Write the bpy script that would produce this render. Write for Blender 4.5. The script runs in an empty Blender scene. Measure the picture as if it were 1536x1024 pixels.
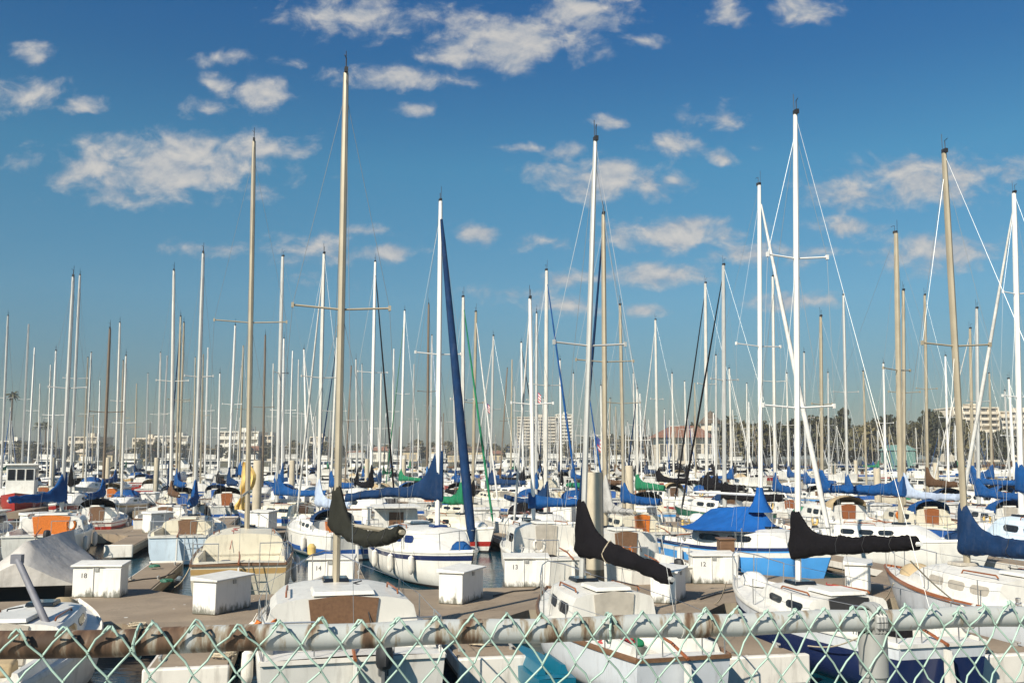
import bpy, math, random
from mathutils import Vector, Matrix, noise
R = math.radians
rnd = random.Random(11)
sc = bpy.context.scene
COL = sc.collection

# ------------------------------------------------------------------ camera
CAMZ, FPX, HOR = 4.0, 1450.0, 685.0
PITCH = math.atan((HOR - 512) / FPX)
cp, sp = math.cos(PITCH), math.sin(PITCH)
def ray(x, y):
    a, b = x - 768.0, 512.0 - y
    return Vector((a, FPX * cp - b * sp, FPX * sp + b * cp))
def at(x, y, Y):
    d = ray(x, y)
    return Vector((0, 0, CAMZ)) + d * (Y / d.y)
def ground(x, y, z):
    d = ray(x, y)
    return Vector((0, 0, CAMZ)) + d * ((z - CAMZ) / d.z)
cam = bpy.data.cameras.new('camera'); cam.sensor_width = 36; cam.lens = FPX / 1536 * 36
cam.clip_end = 9000; cam.clip_start = 0.05
co = bpy.data.objects.new('camera', cam); COL.objects.link(co)
co.location = (0, 0, CAMZ); co.rotation_euler = (R(90) + PITCH, 0, 0)
sc.camera = co

GA = R(12)                                    # the marina grid is turned 12 degrees
DU = Vector((-math.sin(GA), math.cos(GA), 0))   # along the fingers, away
DV = Vector((math.cos(GA), math.sin(GA), 0))    # along the main docks
def uv(u, v, z=0.0):
    p = DU * u + DV * v; return Vector((p.x, p.y, z))
def to_uv(p):
    return p.x * DU.x + p.y * DU.y, p.x * DV.x + p.y * DV.y
def v_at(px, u):
    """v of the point of the line u = const seen at column px on the horizon"""
    d = ray(px, HOR); k = u / (d.x * DU.x + d.y * DU.y)
    return (d * k).x * DV.x + (d * k).y * DV.y
def px_of(p):
    q = p - Vector((0, 0, CAMZ))
    f = q.y * cp + q.z * sp; return 768 + q.x / f * FPX

# ------------------------------------------------------------------ materials
MATS = {}
def mat(name, col, rough=0.6, var=0.12, vscale=3.0, bump=0.0, bscale=30.0, metal=0.0, dirt=0.0, dirtcol=(.10,.075,.05), rnd_amt=0.0, spec=0.5, stretch=(1,1,1)):
    if name in MATS: return MATS[name]
    m = bpy.data.materials.new(name); m.use_nodes = True; nt = m.node_tree; N = nt.nodes; K = nt.links
    b = N['Principled BSDF']; b.inputs['Roughness'].default_value = rough; b.inputs['Metallic'].default_value = metal
    b.inputs['Specular IOR Level'].default_value = spec
    tc = N.new('ShaderNodeTexCoord'); mp = N.new('ShaderNodeMapping'); K.new(tc.outputs['Object'], mp.inputs[0])
    mp.inputs['Scale'].default_value = stretch
    no = N.new('ShaderNodeTexNoise'); K.new(mp.outputs[0], no.inputs['Vector']); no.inputs['Scale'].default_value = vscale; no.inputs['Detail'].default_value = 5
    rp = N.new('ShaderNodeMapRange'); rp.inputs[1].default_value = .3; rp.inputs[2].default_value = .7
    rp.inputs[3].default_value = 1 - var; rp.inputs[4].default_value = 1 + var * .6
    K.new(no.outputs['Fac'], rp.inputs[0])
    mul = N.new('ShaderNodeVectorMath'); mul.operation = 'SCALE'; mul.inputs[0].default_value = col[:3]; K.new(rp.outputs[0], mul.inputs['Scale'])
    out = mul.outputs[0]
    if rnd_amt:
        oi = N.new('ShaderNodeObjectInfo'); r2 = N.new('ShaderNodeMapRange'); K.new(oi.outputs['Random'], r2.inputs[0])
        r2.inputs[3].default_value = 1 - rnd_amt; r2.inputs[4].default_value = 1
        m2 = N.new('ShaderNodeVectorMath'); m2.operation = 'SCALE'; K.new(out, m2.inputs[0]); K.new(r2.outputs[0], m2.inputs['Scale']); out = m2.outputs[0]
    if dirt:
        mp2 = N.new('ShaderNodeMapping'); K.new(tc.outputs['Object'], mp2.inputs[0]); mp2.inputs['Scale'].default_value = (5, 5, .9)
        n2 = N.new('ShaderNodeTexNoise'); K.new(mp2.outputs[0], n2.inputs['Vector']); n2.inputs['Scale'].default_value = 1.3; n2.inputs['Detail'].default_value = 6; n2.inputs['Roughness'].default_value = .65
        cr = N.new('ShaderNodeMapRange'); cr.inputs[1].default_value = .52; cr.inputs[2].default_value = .78; cr.inputs[3].default_value = 0; cr.inputs[4].default_value = dirt
        K.new(n2.outputs['Fac'], cr.inputs[0])
        mx = N.new('ShaderNodeMix'); mx.data_type = 'RGBA'; K.new(cr.outputs[0], mx.inputs[0]); K.new(out, mx.inputs[6]); mx.inputs[7].default_value = (*dirtcol, 1); out = mx.outputs[2]
    K.new(out, b.inputs['Base Color'])
    if bump:
        n3 = N.new('ShaderNodeTexNoise'); K.new(mp.outputs[0], n3.inputs['Vector']); n3.inputs['Scale'].default_value = bscale; n3.inputs['Detail'].default_value = 4
        bp = N.new('ShaderNodeBump'); bp.inputs['Strength'].default_value = bump; bp.inputs['Distance'].default_value = .03
        K.new(n3.outputs['Fac'], bp.inputs['Height']); K.new(bp.outputs[0], b.inputs['Normal'])
    MATS[name] = m; return m
mat('white', (.71,.685,.625), .35, .10, 2.0, dirt=.35, rnd_amt=.14)
mat('whitetop', (.72,.695,.635), .5, .10, 4.0, dirt=.3, rnd_amt=.12)
mat('cream', (.64,.585,.46), .4, .10, 2.0, dirt=.4)
mat('offwhite', (.70,.68,.63), .5, .12, 3.0, dirt=.4)
mat('palegrey', (.56,.58,.60), .45, .10, 2.0, dirt=.35)
mat('iceblue', (.58,.68,.76), .5, .1, 2.0, dirt=.25)
mat('navyhull', (.012,.022,.075), .18, .1, 2.0, dirt=.1)
mat('skyhull', (.06,.26,.58), .3, .12, 1.5, dirt=.2)
mat('bluehull', (.03,.11,.36), .3, .1, 2.0, dirt=.2)
mat('redhull', (.32,.022,.016), .35, .12, 2.0, dirt=.25)
mat('greenhull', (.02,.13,.08), .3, .1, 2.0, dirt=.2)
mat('blackhull', (.02,.02,.022), .3, .1, 2.0)
mat('antifoul', (.03,.022,.02), .8, .3, 3.0)
mat('antiblue', (.02,.05,.13), .8, .3, 3.0)
mat('gold', (.46,.30,.12), .4, .1)
mat('varnish', (.26,.085,.028), .35, .25, 5.0, stretch=(1,6,6))
mat('orange', (.55,.15,.02), .4, .25, 5.0, stretch=(1,6,6))
mat('brownboard', (.155,.082,.042), .5, .22, 4.0, stretch=(1,5,5))
mat('greyboard', (.40,.36,.30), .6, .15, 6.0, dirt=.3)
mat('glass', (.012,.015,.02), .08, .1)
mat('blueglass', (.012,.03,.12), .12, .1)
mat('alu_white', (.70,.68,.64), .4, .06, 2.0, dirt=.15)
mat('alu_grey', (.50,.49,.46), .42, .1, 2.0, metal=.25)
mat('alu_tan', (.37,.315,.225), .45, .12, 2.0, metal=.15, dirt=.2)
mat('alu_mid', (.62,.59,.53), .42, .1, 2.0, metal=.1, dirt=.2)
mat('tealstandin', (.005,.12,.19), .4, .1, 2.0)
mat('cov_azure', (.009,.085,.30), .9, .2, 2.5, bump=.5, bscale=9, spec=.12)
mat('palewin', (.27,.24,.20), .3, .2)
mat('tanwall', (.50,.40,.25), .9, .12, .3)
mat('alu_warm', (.38,.325,.235), .42, .12, 2.0, metal=.1, dirt=.2)
mat('spar_grey', (.16,.16,.18), .6, .2, 4.0, dirt=.3)
mat('alu_brown', (.15,.11,.075), .5, .12, 2.0)
mat('wire', (.30,.30,.29), .4, .05, metal=.6)
mat('steel', (.55,.55,.54), .28, .1, metal=.8)
for k, c in dict(royal=(.008,.062,.20), navy=(.008,.030,.085), black=(.007,.006,.0075), olive=(.022,.022,.017), green=(.015,.16,.075), brown=(.10,.055,.03), grey=(.36,.35,.33), white=(.58,.565,.53), paleblue=(.38,.44,.55), sky=(.05,.16,.36), tan=(.42,.32,.19), yellow=(.62,.43,.15)).items():
    mat('cov_' + k, c, .9, .22, 2.5, bump=.5, bscale=9, spec=.12, dirt=.0 if k in ('black', 'olive') else .1, dirtcol=(.25,.23,.2))
mat('dockwood', (.262,.202,.14), .85, .26, 1.1, bump=.35, bscale=14, dirt=.45, dirtcol=(.13,.095,.06))
mat('dockedge', (.30,.25,.18), .85, .25, 2.0, dirt=.5)
mat('rubwhite', (.66,.62,.55), .7, .12, 2.0, dirt=.55)
mat('boxwhite', (.71,.69,.64), .45, .06, 2.0, dirt=.42, dirtcol=(.30,.26,.19))
mat('concrete', (.44,.38,.28), .85, .14, 1.6, bump=.25, bscale=30, dirt=.35, dirtcol=(.2,.16,.1))
mat('pilefoot', (.10,.085,.06), .9, .3, 4.0)
mat('rope', (.50,.42,.30), .9, .3, 30.0, bump=.5, bscale=80)
mat('ropered', (.42,.05,.05), .9, .4, 30.0, bump=.5, bscale=80)
mat('hose', (.03,.14,.09), .5, .2)
mat('rubber', (.02,.02,.022), .6, .2)
mat('motorgrey', (.10,.105,.11), .4, .15)
mat('tarp', (.46,.43,.39), .85, .2, 1.5, bump=.7, bscale=4, dirt=.35)
mat('ink', (.05,.045,.05), .7, .1)
mat('redink', (.5,.03,.03), .6, .1)
mat('trunk', (.10,.07,.045), .9, .3, 3.0, bump=.6)
mat('stucco', (.60,.52,.40), .9, .1, .3)
mat('stuccowhite', (.66,.62,.53), .9, .1, .3)
mat('paletower', (.52,.46,.37), .9, .08, .2)
mat('terracotta', (.21,.095,.055), .9, .25, 1.2, bump=.6, bscale=3)
mat('darkwin', (.10,.095,.085), .25, .2)
mat('greenshed', (.11,.22,.19), .8, .15)
mat('shore', (.07,.065,.035), .95, .3, .15)
mat('paving', (.34,.32,.29), .9, .15, 2.0, bump=.2)
mat('seawall', (.26,.24,.20), .95, .25, 1.0, bump=.5)
mat('vinyl', (.33,.46,.385), .5, .2, 25.0, dirt=.3, dirtcol=(.55,.62,.58))
mat('galv', (.36,.36,.34), .5, .2, 8.0, metal=.2, dirt=.3, dirtcol=(.30,.20,.12))
mat('flagred', (.5,.04,.05), .9, .1); mat('flagwhite', (.75,.73,.7), .9, .1); mat('flagblue', (.03,.05,.22), .9, .1)
def leafmat(name, c1, c2):
    m = bpy.data.materials.new(name); m.use_nodes = True; N = m.node_tree.nodes; K = m.node_tree.links
    b = N['Principled BSDF']; b.inputs['Roughness'].default_value = .75; b.inputs['Specular IOR Level'].default_value = .25
    g = N.new('ShaderNodeNewGeometry'); rp = N.new('ShaderNodeMix'); rp.data_type = 'RGBA'
    K.new(g.outputs['Random Per Island'], rp.inputs[0]); rp.inputs[6].default_value = (*c1, 1); rp.inputs[7].default_value = (*c2, 1)
    K.new(rp.outputs[2], b.inputs['Base Color']); MATS[name] = m
leafmat('leafdark', (.022,.026,.011), (.050,.047,.019))
leafmat('leafmid', (.04,.038,.015), (.085,.072,.028))
leafmat('leafpale', (.075,.068,.032), (.14,.115,.05))
leafmat('leafpalm', (.05,.055,.022), (.11,.10,.045))
def footgrime(m, h, col):
    """mildew that has grown up from the foot of a thing standing on the dock"""
    m = MATS[m]; N = m.node_tree.nodes; K = m.node_tree.links; b = N['Principled BSDF']; src = b.inputs['Base Color'].links[0].from_socket
    tc = N.new('ShaderNodeTexCoord'); sx = N.new('ShaderNodeSeparateXYZ'); K.new(tc.outputs['Object'], sx.inputs[0])
    n = N.new('ShaderNodeTexNoise'); mp = N.new('ShaderNodeMapping'); mp.inputs['Scale'].default_value = (7, 7, 2.5); oi = N.new('ShaderNodeObjectInfo'); va = N.new('ShaderNodeVectorMath'); K.new(tc.outputs['Object'], va.inputs[0]); K.new(oi.outputs['Location'], va.inputs[1]); K.new(va.outputs[0], mp.inputs[0]); K.new(mp.outputs[0], n.inputs['Vector']); n.inputs['Scale'].default_value = .9; n.inputs['Detail'].default_value = 7; n.inputs['Roughness'].default_value = .7
    z = N.new('ShaderNodeMapRange'); K.new(sx.outputs[2], z.inputs[0]); z.inputs[1].default_value = 0; z.inputs[2].default_value = h; z.inputs[3].default_value = .28; z.inputs[4].default_value = -.30
    ad = N.new('ShaderNodeMath'); K.new(n.outputs['Fac'], ad.inputs[0]); K.new(z.outputs[0], ad.inputs[1])
    r = N.new('ShaderNodeMapRange'); K.new(ad.outputs[0], r.inputs[0]); r.inputs[1].default_value = .58; r.inputs[2].default_value = .74; r.inputs[4].default_value = .85
    mx = N.new('ShaderNodeMix'); mx.data_type = 'RGBA'; K.new(r.outputs[0], mx.inputs[0]); K.new(src, mx.inputs[6]); mx.inputs[7].default_value = (*col, 1); K.new(mx.outputs[2], b.inputs['Base Color'])
def specks(m, col):
    m = MATS[m]; N = m.node_tree.nodes; K = m.node_tree.links; b = N['Principled BSDF']; src = b.inputs['Base Color'].links[0].from_socket
    tc = N.new('ShaderNodeTexCoord'); v = N.new('ShaderNodeTexVoronoi'); K.new(tc.outputs['Object'], v.inputs['Vector']); v.inputs['Scale'].default_value = 2.6
    s_ = N.new('ShaderNodeSeparateColor'); K.new(v.outputs['Color'], s_.inputs[0])
    th = N.new('ShaderNodeMath'); th.operation = 'MULTIPLY'; K.new(s_.outputs[0], th.inputs[0]); th.inputs[1].default_value = .13
    lt = N.new('ShaderNodeMath'); lt.operation = 'LESS_THAN'; K.new(v.outputs['Distance'], lt.inputs[0]); K.new(th.outputs[0], lt.inputs[1])
    g2 = N.new('ShaderNodeMath'); g2.operation = 'GREATER_THAN'; K.new(s_.outputs[1], g2.inputs[0]); g2.inputs[1].default_value = .55
    mu = N.new('ShaderNodeMath'); mu.operation = 'MULTIPLY'; K.new(lt.outputs[0], mu.inputs[0]); K.new(g2.outputs[0], mu.inputs[1])
    n2 = N.new('ShaderNodeTexNoise'); K.new(tc.outputs['Object'], n2.inputs['Vector']); n2.inputs['Scale'].default_value = .55; n2.inputs['Detail'].default_value = 6
    r2 = N.new('ShaderNodeMapRange'); K.new(n2.outputs['Fac'], r2.inputs[0]); r2.inputs[1].default_value = .48; r2.inputs[2].default_value = .72; r2.inputs[4].default_value = .55
    m1 = N.new('ShaderNodeMix'); m1.data_type = 'RGBA'; K.new(r2.outputs[0], m1.inputs[0]); K.new(src, m1.inputs[6]); m1.inputs[7].default_value = (.12, .085, .055, 1)
    mx = N.new('ShaderNodeMix'); mx.data_type = 'RGBA'; K.new(mu.outputs[0], mx.inputs[0]); K.new(m1.outputs[2], mx.inputs[6]); mx.inputs[7].default_value = (*col, 1); K.new(mx.outputs[2], b.inputs['Base Color'])
specks('dockwood', (.62, .60, .55))
footgrime('boxwhite', .45, (.05, .05, .028))
def rustmat():
    m = bpy.data.materials.new('rusty_pipe'); m.use_nodes = True; N = m.node_tree.nodes; K = m.node_tree.links
    b = N['Principled BSDF']; b.inputs['Roughness'].default_value = .7
    tc = N.new('ShaderNodeTexCoord'); mp = N.new('ShaderNodeMapping'); K.new(tc.outputs['Object'], mp.inputs[0]); mp.inputs['Scale'].default_value = (34, 9, 7)
    n1 = N.new('ShaderNodeTexNoise'); K.new(mp.outputs[0], n1.inputs['Vector']); n1.inputs['Scale'].default_value = 1.0; n1.inputs['Detail'].default_value = 6; n1.inputs['Roughness'].default_value = .6
    mp2 = N.new('ShaderNodeMapping'); K.new(tc.outputs['Object'], mp2.inputs[0]); mp2.inputs['Scale'].default_value = (1.1, 1, 1)
    n2 = N.new('ShaderNodeTexNoise'); K.new(mp2.outputs[0], n2.inputs['Vector']); n2.inputs['Scale'].default_value = 2.2
    # rust is thickest along the left half of the rail and thins out to the right
    sx = N.new('ShaderNodeSeparateXYZ'); K.new(tc.outputs['Object'], sx.inputs[0])
    fx = N.new('ShaderNodeMapRange'); K.new(sx.outputs[0], fx.inputs[0]); fx.inputs[1].default_value = -.6; fx.inputs[2].default_value = .7; fx.inputs[3].default_value = .09; fx.inputs[4].default_value = -.13
    ad = N.new('ShaderNodeMath'); K.new(n1.outputs['Fac'], ad.inputs[0]); K.new(fx.outputs[0], ad.inputs[1])
    a2 = N.new('ShaderNodeMath'); K.new(n2.outputs['Fac'], a2.inputs[0]); a2.operation = 'MULTIPLY_ADD'; a2.inputs[1].default_value = .35; K.new(ad.outputs[0], a2.inputs[2])
    cr = N.new('ShaderNodeValToRGB'); K.new(a2.outputs[0], cr.inputs[0]); e = cr.color_ramp.elements
    e[0].position = .64; e[0].color = (.40,.41,.39,1); e[1].position = .90; e[1].color = (.055,.030,.016,1)
    x = cr.color_ramp.elements.new(.70); x.color = (.27,.23,.17,1)
    x = cr.color_ramp.elements.new(.77); x.color = (.13,.075,.042,1)
    K.new(cr.outputs[0], b.inputs['Base Color'])
    bp = N.new('ShaderNodeBump'); bp.inputs['Strength'].default_value = .5; bp.inputs['Distance'].default_value = .002; K.new(n1.outputs['Fac'], bp.inputs['Height']); K.new(bp.outputs[0], b.inputs['Normal'])
    MATS['rust'] = m
rustmat()
def watermat():
    m = bpy.data.materials.new('harbour_water'); m.use_nodes = True; N = m.node_tree.nodes; K = m.node_tree.links
    b = N['Principled BSDF']; b.inputs['Base Color'].default_value = (.0015,.030,.048,1); b.inputs['Specular IOR Level'].default_value = .3; b.inputs['Roughness'].default_value = .10; b.inputs['IOR'].default_value = 1.33
    tc = N.new('ShaderNodeTexCoord'); mp = N.new('ShaderNodeMapping'); K.new(tc.outputs['Object'], mp.inputs[0]); mp.inputs['Scale'].default_value = (1, 1.6, 1)
    n = N.new('ShaderNodeTexNoise'); K.new(mp.outputs[0], n.inputs['Vector']); n.inputs['Scale'].default_value = 2.2; n.inputs['Detail'].default_value = 3
    bp = N.new('ShaderNodeBump'); bp.inputs['Strength'].default_value = .35; bp.inputs['Distance'].default_value = .04; K.new(n.outputs['Fac'], bp.inputs['Height']); K.new(bp.outputs[0], b.inputs['Normal'])
    MATS['water'] = m
watermat()

# ------------------------------------------------------------------ mesh helpers
class MB:
    def __init__(s): s.v = []; s.f = []; s.m = []
    def add(s, vs, fs, mi=0):
        o = len(s.v); s.v += [tuple(p) for p in vs]
        for i, f in enumerate(fs):
            s.f.append([o + k for k in f]); s.m.append(mi[i] if isinstance(mi, (list, tuple)) else mi)
        return s
    def box(s, c, size, mi=0, rz=0.0, taper=1.0):
        x, y, z = [d / 2 for d in size]; vs = []
        for sz in (-1, 1):
            t = 1 if sz < 0 else taper
            for sx, sy in ((-1,-1),(1,-1),(1,1),(-1,1)):
                px, py = sx * x * t, sy * y * t
                vs.append((c[0] + px * math.cos(rz) - py * math.sin(rz), c[1] + px * math.sin(rz) + py * math.cos(rz), c[2] + sz * z))
        return s.add(vs, [(0,3,2,1),(4,5,6,7),(0,1,5,4),(1,2,6,5),(2,3,7,6),(3,0,4,7)], mi)
    def loft(s, rings, closed=True, cap=(True, True), mi=0):
        n = len(rings[0]); vs = [p for r in rings for p in r]; fs = []; ms = []
        for i in range(len(rings) - 1):
            for j in range(n if closed else n - 1):
                a, b = i * n + j, i * n + (j + 1) % n
                fs.append((a, b, b + n, a + n)); ms.append(mi[j] if isinstance(mi, (list, tuple)) else mi)
        m0 = mi if not isinstance(mi, (list, tuple)) else mi[0]
        if cap[0]: fs.append(tuple(range(n))[::-1]); ms.append(m0)
        if cap[1]: fs.append(tuple((len(rings) - 1) * n + k for k in range(n))); ms.append(m0)
        return s.add(vs, fs, ms)
    def tube(s, pts, r, n=6, mi=0, cap=True):
        pts = [Vector(p) for p in pts]; rings = []
        for i, p in enumerate(pts):
            d = (pts[min(i + 1, len(pts) - 1)] - pts[max(i - 1, 0)]).normalized()
            up = Vector((0, 0, 1)) if abs(d.z) < .9 else Vector((1, 0, 0))
            a = d.cross(up).normalized(); b = a.cross(d)
            rr = r[i] if isinstance(r, (list, tuple)) else r
            rx, ry = rr if isinstance(rr, tuple) else (rr, rr)
            rings.append([p + a * (rx * math.cos(2 * math.pi * k / n)) + b * (ry * math.sin(2 * math.pi * k / n)) for k in range(n)])
        return s.loft(rings, True, (cap, cap), mi)
    def lathe(s, prof, c=(0,0,0), n=16, mi=0):
        rings = [[(c[0] + r * math.cos(2 * math.pi * k / n), c[1] + r * math.sin(2 * math.pi * k / n), c[2] + z) for k in range(n)] for r, z in prof]
        return s.loft(rings, True, (True, True), mi)
    def mesh(s, name, mats, smooth=38):
        me = bpy.data.meshes.new(name); me.from_pydata(s.v, [], s.f)
        for k in mats: me.materials.append(MATS[k])
        me.polygons.foreach_set('material_index', s.m)
        if smooth:
            me.polygons.foreach_set('use_smooth', [True] * len(s.f)); me.update()
            me.set_sharp_from_angle(angle=R(smooth))
        me.update(); return me
def link(name, me, parent=None, loc=None, rz=None):
    o = bpy.data.objects.new(name, me); COL.objects.link(o)
    if parent is not None: o.parent = parent
    if loc is not None: o.location = loc
    if rz is not None: o.rotation_euler = (0, 0, rz)
    return o
def build(mb, name, mats, parent=None, loc=None, rz=None, smooth=38, bevel=0.0):
    if isinstance(mats, str): mats = [mats]
    o = link(name, mb.mesh(name, mats, smooth), parent, loc, rz)
    if bevel:
        b = o.modifiers.new('bevel', 'BEVEL'); b.width = bevel; b.segments = 2; b.limit_method = 'ANGLE'
    return o
def tag(o, label, cat, group=None, kind=None):
    if label: o['label'] = label
    if cat: o['category'] = cat
    if group: o['group'] = group
    if kind: o['kind'] = kind
    return o
def empty(name, loc, rz=0.0):
    o = bpy.data.objects.new(name, None); COL.objects.link(o); o.location = loc; o.rotation_euler = (0, 0, rz); o.empty_display_size = .2
    return o
def copy_tree(o, parent=None):
    c = o.copy(); COL.objects.link(c)
    if parent is not None: c.parent = parent
    for ch in list(o.children): copy_tree(ch, c)
    return c
def text(body, size, parent, loc, rot, m, name='lettering'):
    cu = bpy.data.curves.new(name, 'FONT'); cu.body = body; cu.size = size; cu.extrude = .002; cu.align_x = 'CENTER'; cu.align_y = 'CENTER'
    cu.materials.append(MATS[m]); t = bpy.data.objects.new(name, cu); COL.objects.link(t); bpy.context.view_layer.update()
    me = bpy.data.meshes.new_from_object(t.evaluated_get(bpy.context.evaluated_depsgraph_get())); bpy.data.objects.remove(t); o = link(name, me); o.parent = parent; o.location = loc; o.rotation_euler = rot
    return o
ORD = 'first second third fourth fifth sixth seventh eighth ninth tenth eleventh twelfth thirteenth fourteenth fifteenth sixteenth seventeenth eighteenth nineteenth twentieth'.split()
def ordn(i): return ORD[i] if i < len(ORD) else '%dth' % (i + 1)

# ------------------------------------------------------------------ boats
def half_beam(t, B, tw):
    if t < .42: return B / 2 * (tw + (1 - tw) * math.sin(math.pi / 2 * t / .42))
    q = (t - .42) / .58
    return B / 2 * max(1 - q ** 2.1, .012)
def sheer(t, F): return F * (1.0 + .55 * max(t - .3, 0) ** 2 + .12 * max(.3 - t, 0))
SL = [0, .07, .17, .26, .40, .55, .68, .78, .90, 1.0]
CACHE = {}
def hull_rings(L, B, F, tw, rake, trake, ts):
    rings = []
    for t in ts:
        hb, zs = half_beam(t, B, tw), sheer(t, F)
        side = []
        for s in SL:
            z = zs * (1 - s) + (-.38) * s
            y = hb * (1 - .06 * s - .94 * max(s - .45, 0) ** 2 / .3025 * (1 if t < .97 else 1)) if s < 1 else hb * .02
            y = max(y, 0.004)
            x = -L / 2 + L * t - rake * s * t ** 4 + trake * s * (1 - t) ** 5
            side.append((x, y, z))
        rings.append(side)
    return rings
def make_hull(key):
    """hull (with bands of colour) and its deck with the cockpit well"""
    if key in CACHE: return CACHE[key]
    (L, B, F, tw, hm, band, boot, deckm, ca, cb, detail) = key
    n = 16 if detail >= 2 else 9
    ts = sorted(set([i / n for i in range(n + 1)] + [ca, cb]))
    rings = hull_rings(L, B, F, tw, L * .10, L * .03, ts)
    mb = MB()
    full = [r + [(x, -y, z) for (x, y, z) in r[::-1]] for r in rings]
    ns = len(SL)
    half = []
    for j in range(ns - 1):
        m = 0
        if j == 1 and band in ('thin', 'wide'): m = 1
        if j == 2 and band == 'wide': m = 1
        if band == 'low' and j >= 2: m = 1
        if j == 4 and boot: m = 2
        if j >= 6: m = 3
        half.append(m)
    band_m = half + [3] + half[::-1]
    mb.loft(full, closed=False, cap=(False, False), mi=band_m)
    for j in range(ns - 1): mb.f.append([j, j + 1, 2 * ns - 2 - j, 2 * ns - 1 - j]); mb.m.append(half[j])
    # deck
    db = MB(); cw = min(half_beam(ca, B, tw), half_beam((ca + cb) / 2, B, tw)) - .22
    rows = []
    for t in ts:
        hb, zs = half_beam(t, B, tw), sheer(t, F); x = -L / 2 + L * t
        c = min(cw, hb * .8); cam = .05 * hb
        rows.append([(x, hb, zs), (x, c, zs + cam * .6), (x, 0, zs + cam), (x, -c, zs + cam * .6), (x, -hb, zs)])
    vs = [p for r in rows for p in r]; fs = []
    for i in range(len(ts) - 1):
        inside = ca - 1e-6 <= ts[i] and ts[i + 1] <= cb + 1e-6
        for j in range(4):
            if inside and j in (1, 2): continue
            a = i * 5 + j; fs.append((a, a + 5, a + 6, a + 1))
    db.add(vs, fs, 0)
    if detail >= 2:  # cockpit well with seats and a foot well
        x0, x1 = -L / 2 + L * ca, -L / 2 + L * cb; z0 = sheer((ca + cb) / 2, F) + .02; fw = cw * .45
        def sec(x): return [(x, cw, z0 + .01), (x, cw - .03, z0 - .22), (x, fw, z0 - .24), (x, fw - .02, z0 - .58), (x, -fw + .02, z0 - .58), (x, -fw, z0 - .24), (x, -cw + .03, z0 - .22), (x, -cw, z0 + .01)]
        db.loft([sec(x0), sec(x1)], closed=False, cap=(True, True), mi=0)
        for sy in (1, -1):  # coamings
            db.loft([[(x, sy * (cw + .0), z0), (x, sy * (cw + .03), z0 + .16), (x, sy * (cw + .10), z0 + .15), (x, sy * (cw + .16), z0)] for x in (x0 - .02, (x0 + x1) / 2, x1)], closed=True, mi=0)
    CACHE[key] = (mb, db, rings, ts); return CACHE[key]

def cover_ring(base, end, collar, h0, h1, w, sag, seed, q, fine, grow=0.0):
    base, end = Vector(base), Vector(end); ax = end - base; ln = ax.length; side = Vector((-ax.y, ax.x, 0)).normalized()
    p = base + ax * q; p.z -= sag * math.sin(math.pi * max(min(q, 1), 0)); d = q * ln
    hh = h0 + (h1 - h0) * max(q, 0)
    if fine: hh *= 1 + .13 * noise.noise(Vector((seed * 1.7, d * 1.6, 9)))
    up = hh + max(collar - h0, 0) * (math.exp(-(max(d - .05, 0) / .36) ** 1.25)) + grow; low = .07 + .05 * math.exp(-(d / .4) ** 2) + hh * .25 + grow
    ww = w * (1 - .35 * max(q, 0)) * (.75 if d < -.1 else 1) * (.8 if q > .99 else 1) + grow
    ring = []
    for k, (u, v) in enumerate(((0, -1.0), (.6, -.86), (.85, -.55), (1.0, -.2), (1.0, .12), (.84, .36), (.62, .58), (.46, .78), (.30, .93), (0, 1.0), (-.30, .93), (-.46, .78), (-.62, .58), (-.84, .36), (-1.0, .12), (-1.0, -.2), (-.85, -.55), (-.6, -.86))):
        dz = v * up if v > 0 else v * low; wr, jz = 1, 0
        if fine:   # slack folds that run down and aft from the collar, and finer creases
            z_ = dz - .45 * d
            wr = 1 + .34 * noise.noise(Vector((seed * 3.1 + d * 3.0, z_ * 5.5, u * 1.2))) + .20 * noise.noise(Vector((seed + d * 9.0, z_ * 11, u * 2)))
            jz = (.05 * noise.noise(Vector((seed + d * 3.3, u * 2, 5.2))) + .03 * noise.noise(Vector((seed + d * 10, u * 3, 2)))) * (1 if abs(v) > .5 else .4)
        ring.append(p + side * (u * ww * wr) + Vector((0, 0, dz + jz)))
    return ring
def sail_cover(base, end, collar, h0, h1, w, sag=0.0, seed=0, fine=True):
    """canvas over a boom: tall collar round the mast, tapering aft"""
    ln = (Vector(end) - Vector(base)).length; mb = MB()
    qs = [-.16 / ln, -.06 / ln, .08 / ln, .2 / ln, .34 / ln, .52 / ln, .8 / ln] + [(.8 / ln) + (1 - .8 / ln) * (i / 8) for i in range(1, 9)]
    if fine: qs = [-.17 / ln, -.11 / ln] + [(-.04 + .085 * i) / ln for i in range(int((ln + .04) / .085))] + [1.0]
    mb.loft([cover_ring(base, end, collar, h0, h1, w, sag, seed, q, fine) for q in qs], True, (True, True), 0); return mb

def masthead(mast, top, mc, detail, k=0):
    mb = MB(); mb.box((top.x - .03, top.y, top.z + .05), (.16, .07, .10), 0)
    if detail >= 1:
        mb.tube([(top.x + .05, top.y, top.z + .08), (top.x + .06, top.y, top.z + .5)], .008, 4)
        mb.tube([(top.x - .05, top.y, top.z + .08), (top.x - .05, top.y, top.z + .30), (top.x - .22, top.y + .05, top.z + .30)], .010, 4)
    build(mb, 'masthead_fitting', ['rubber'], mast, smooth=0)

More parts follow.
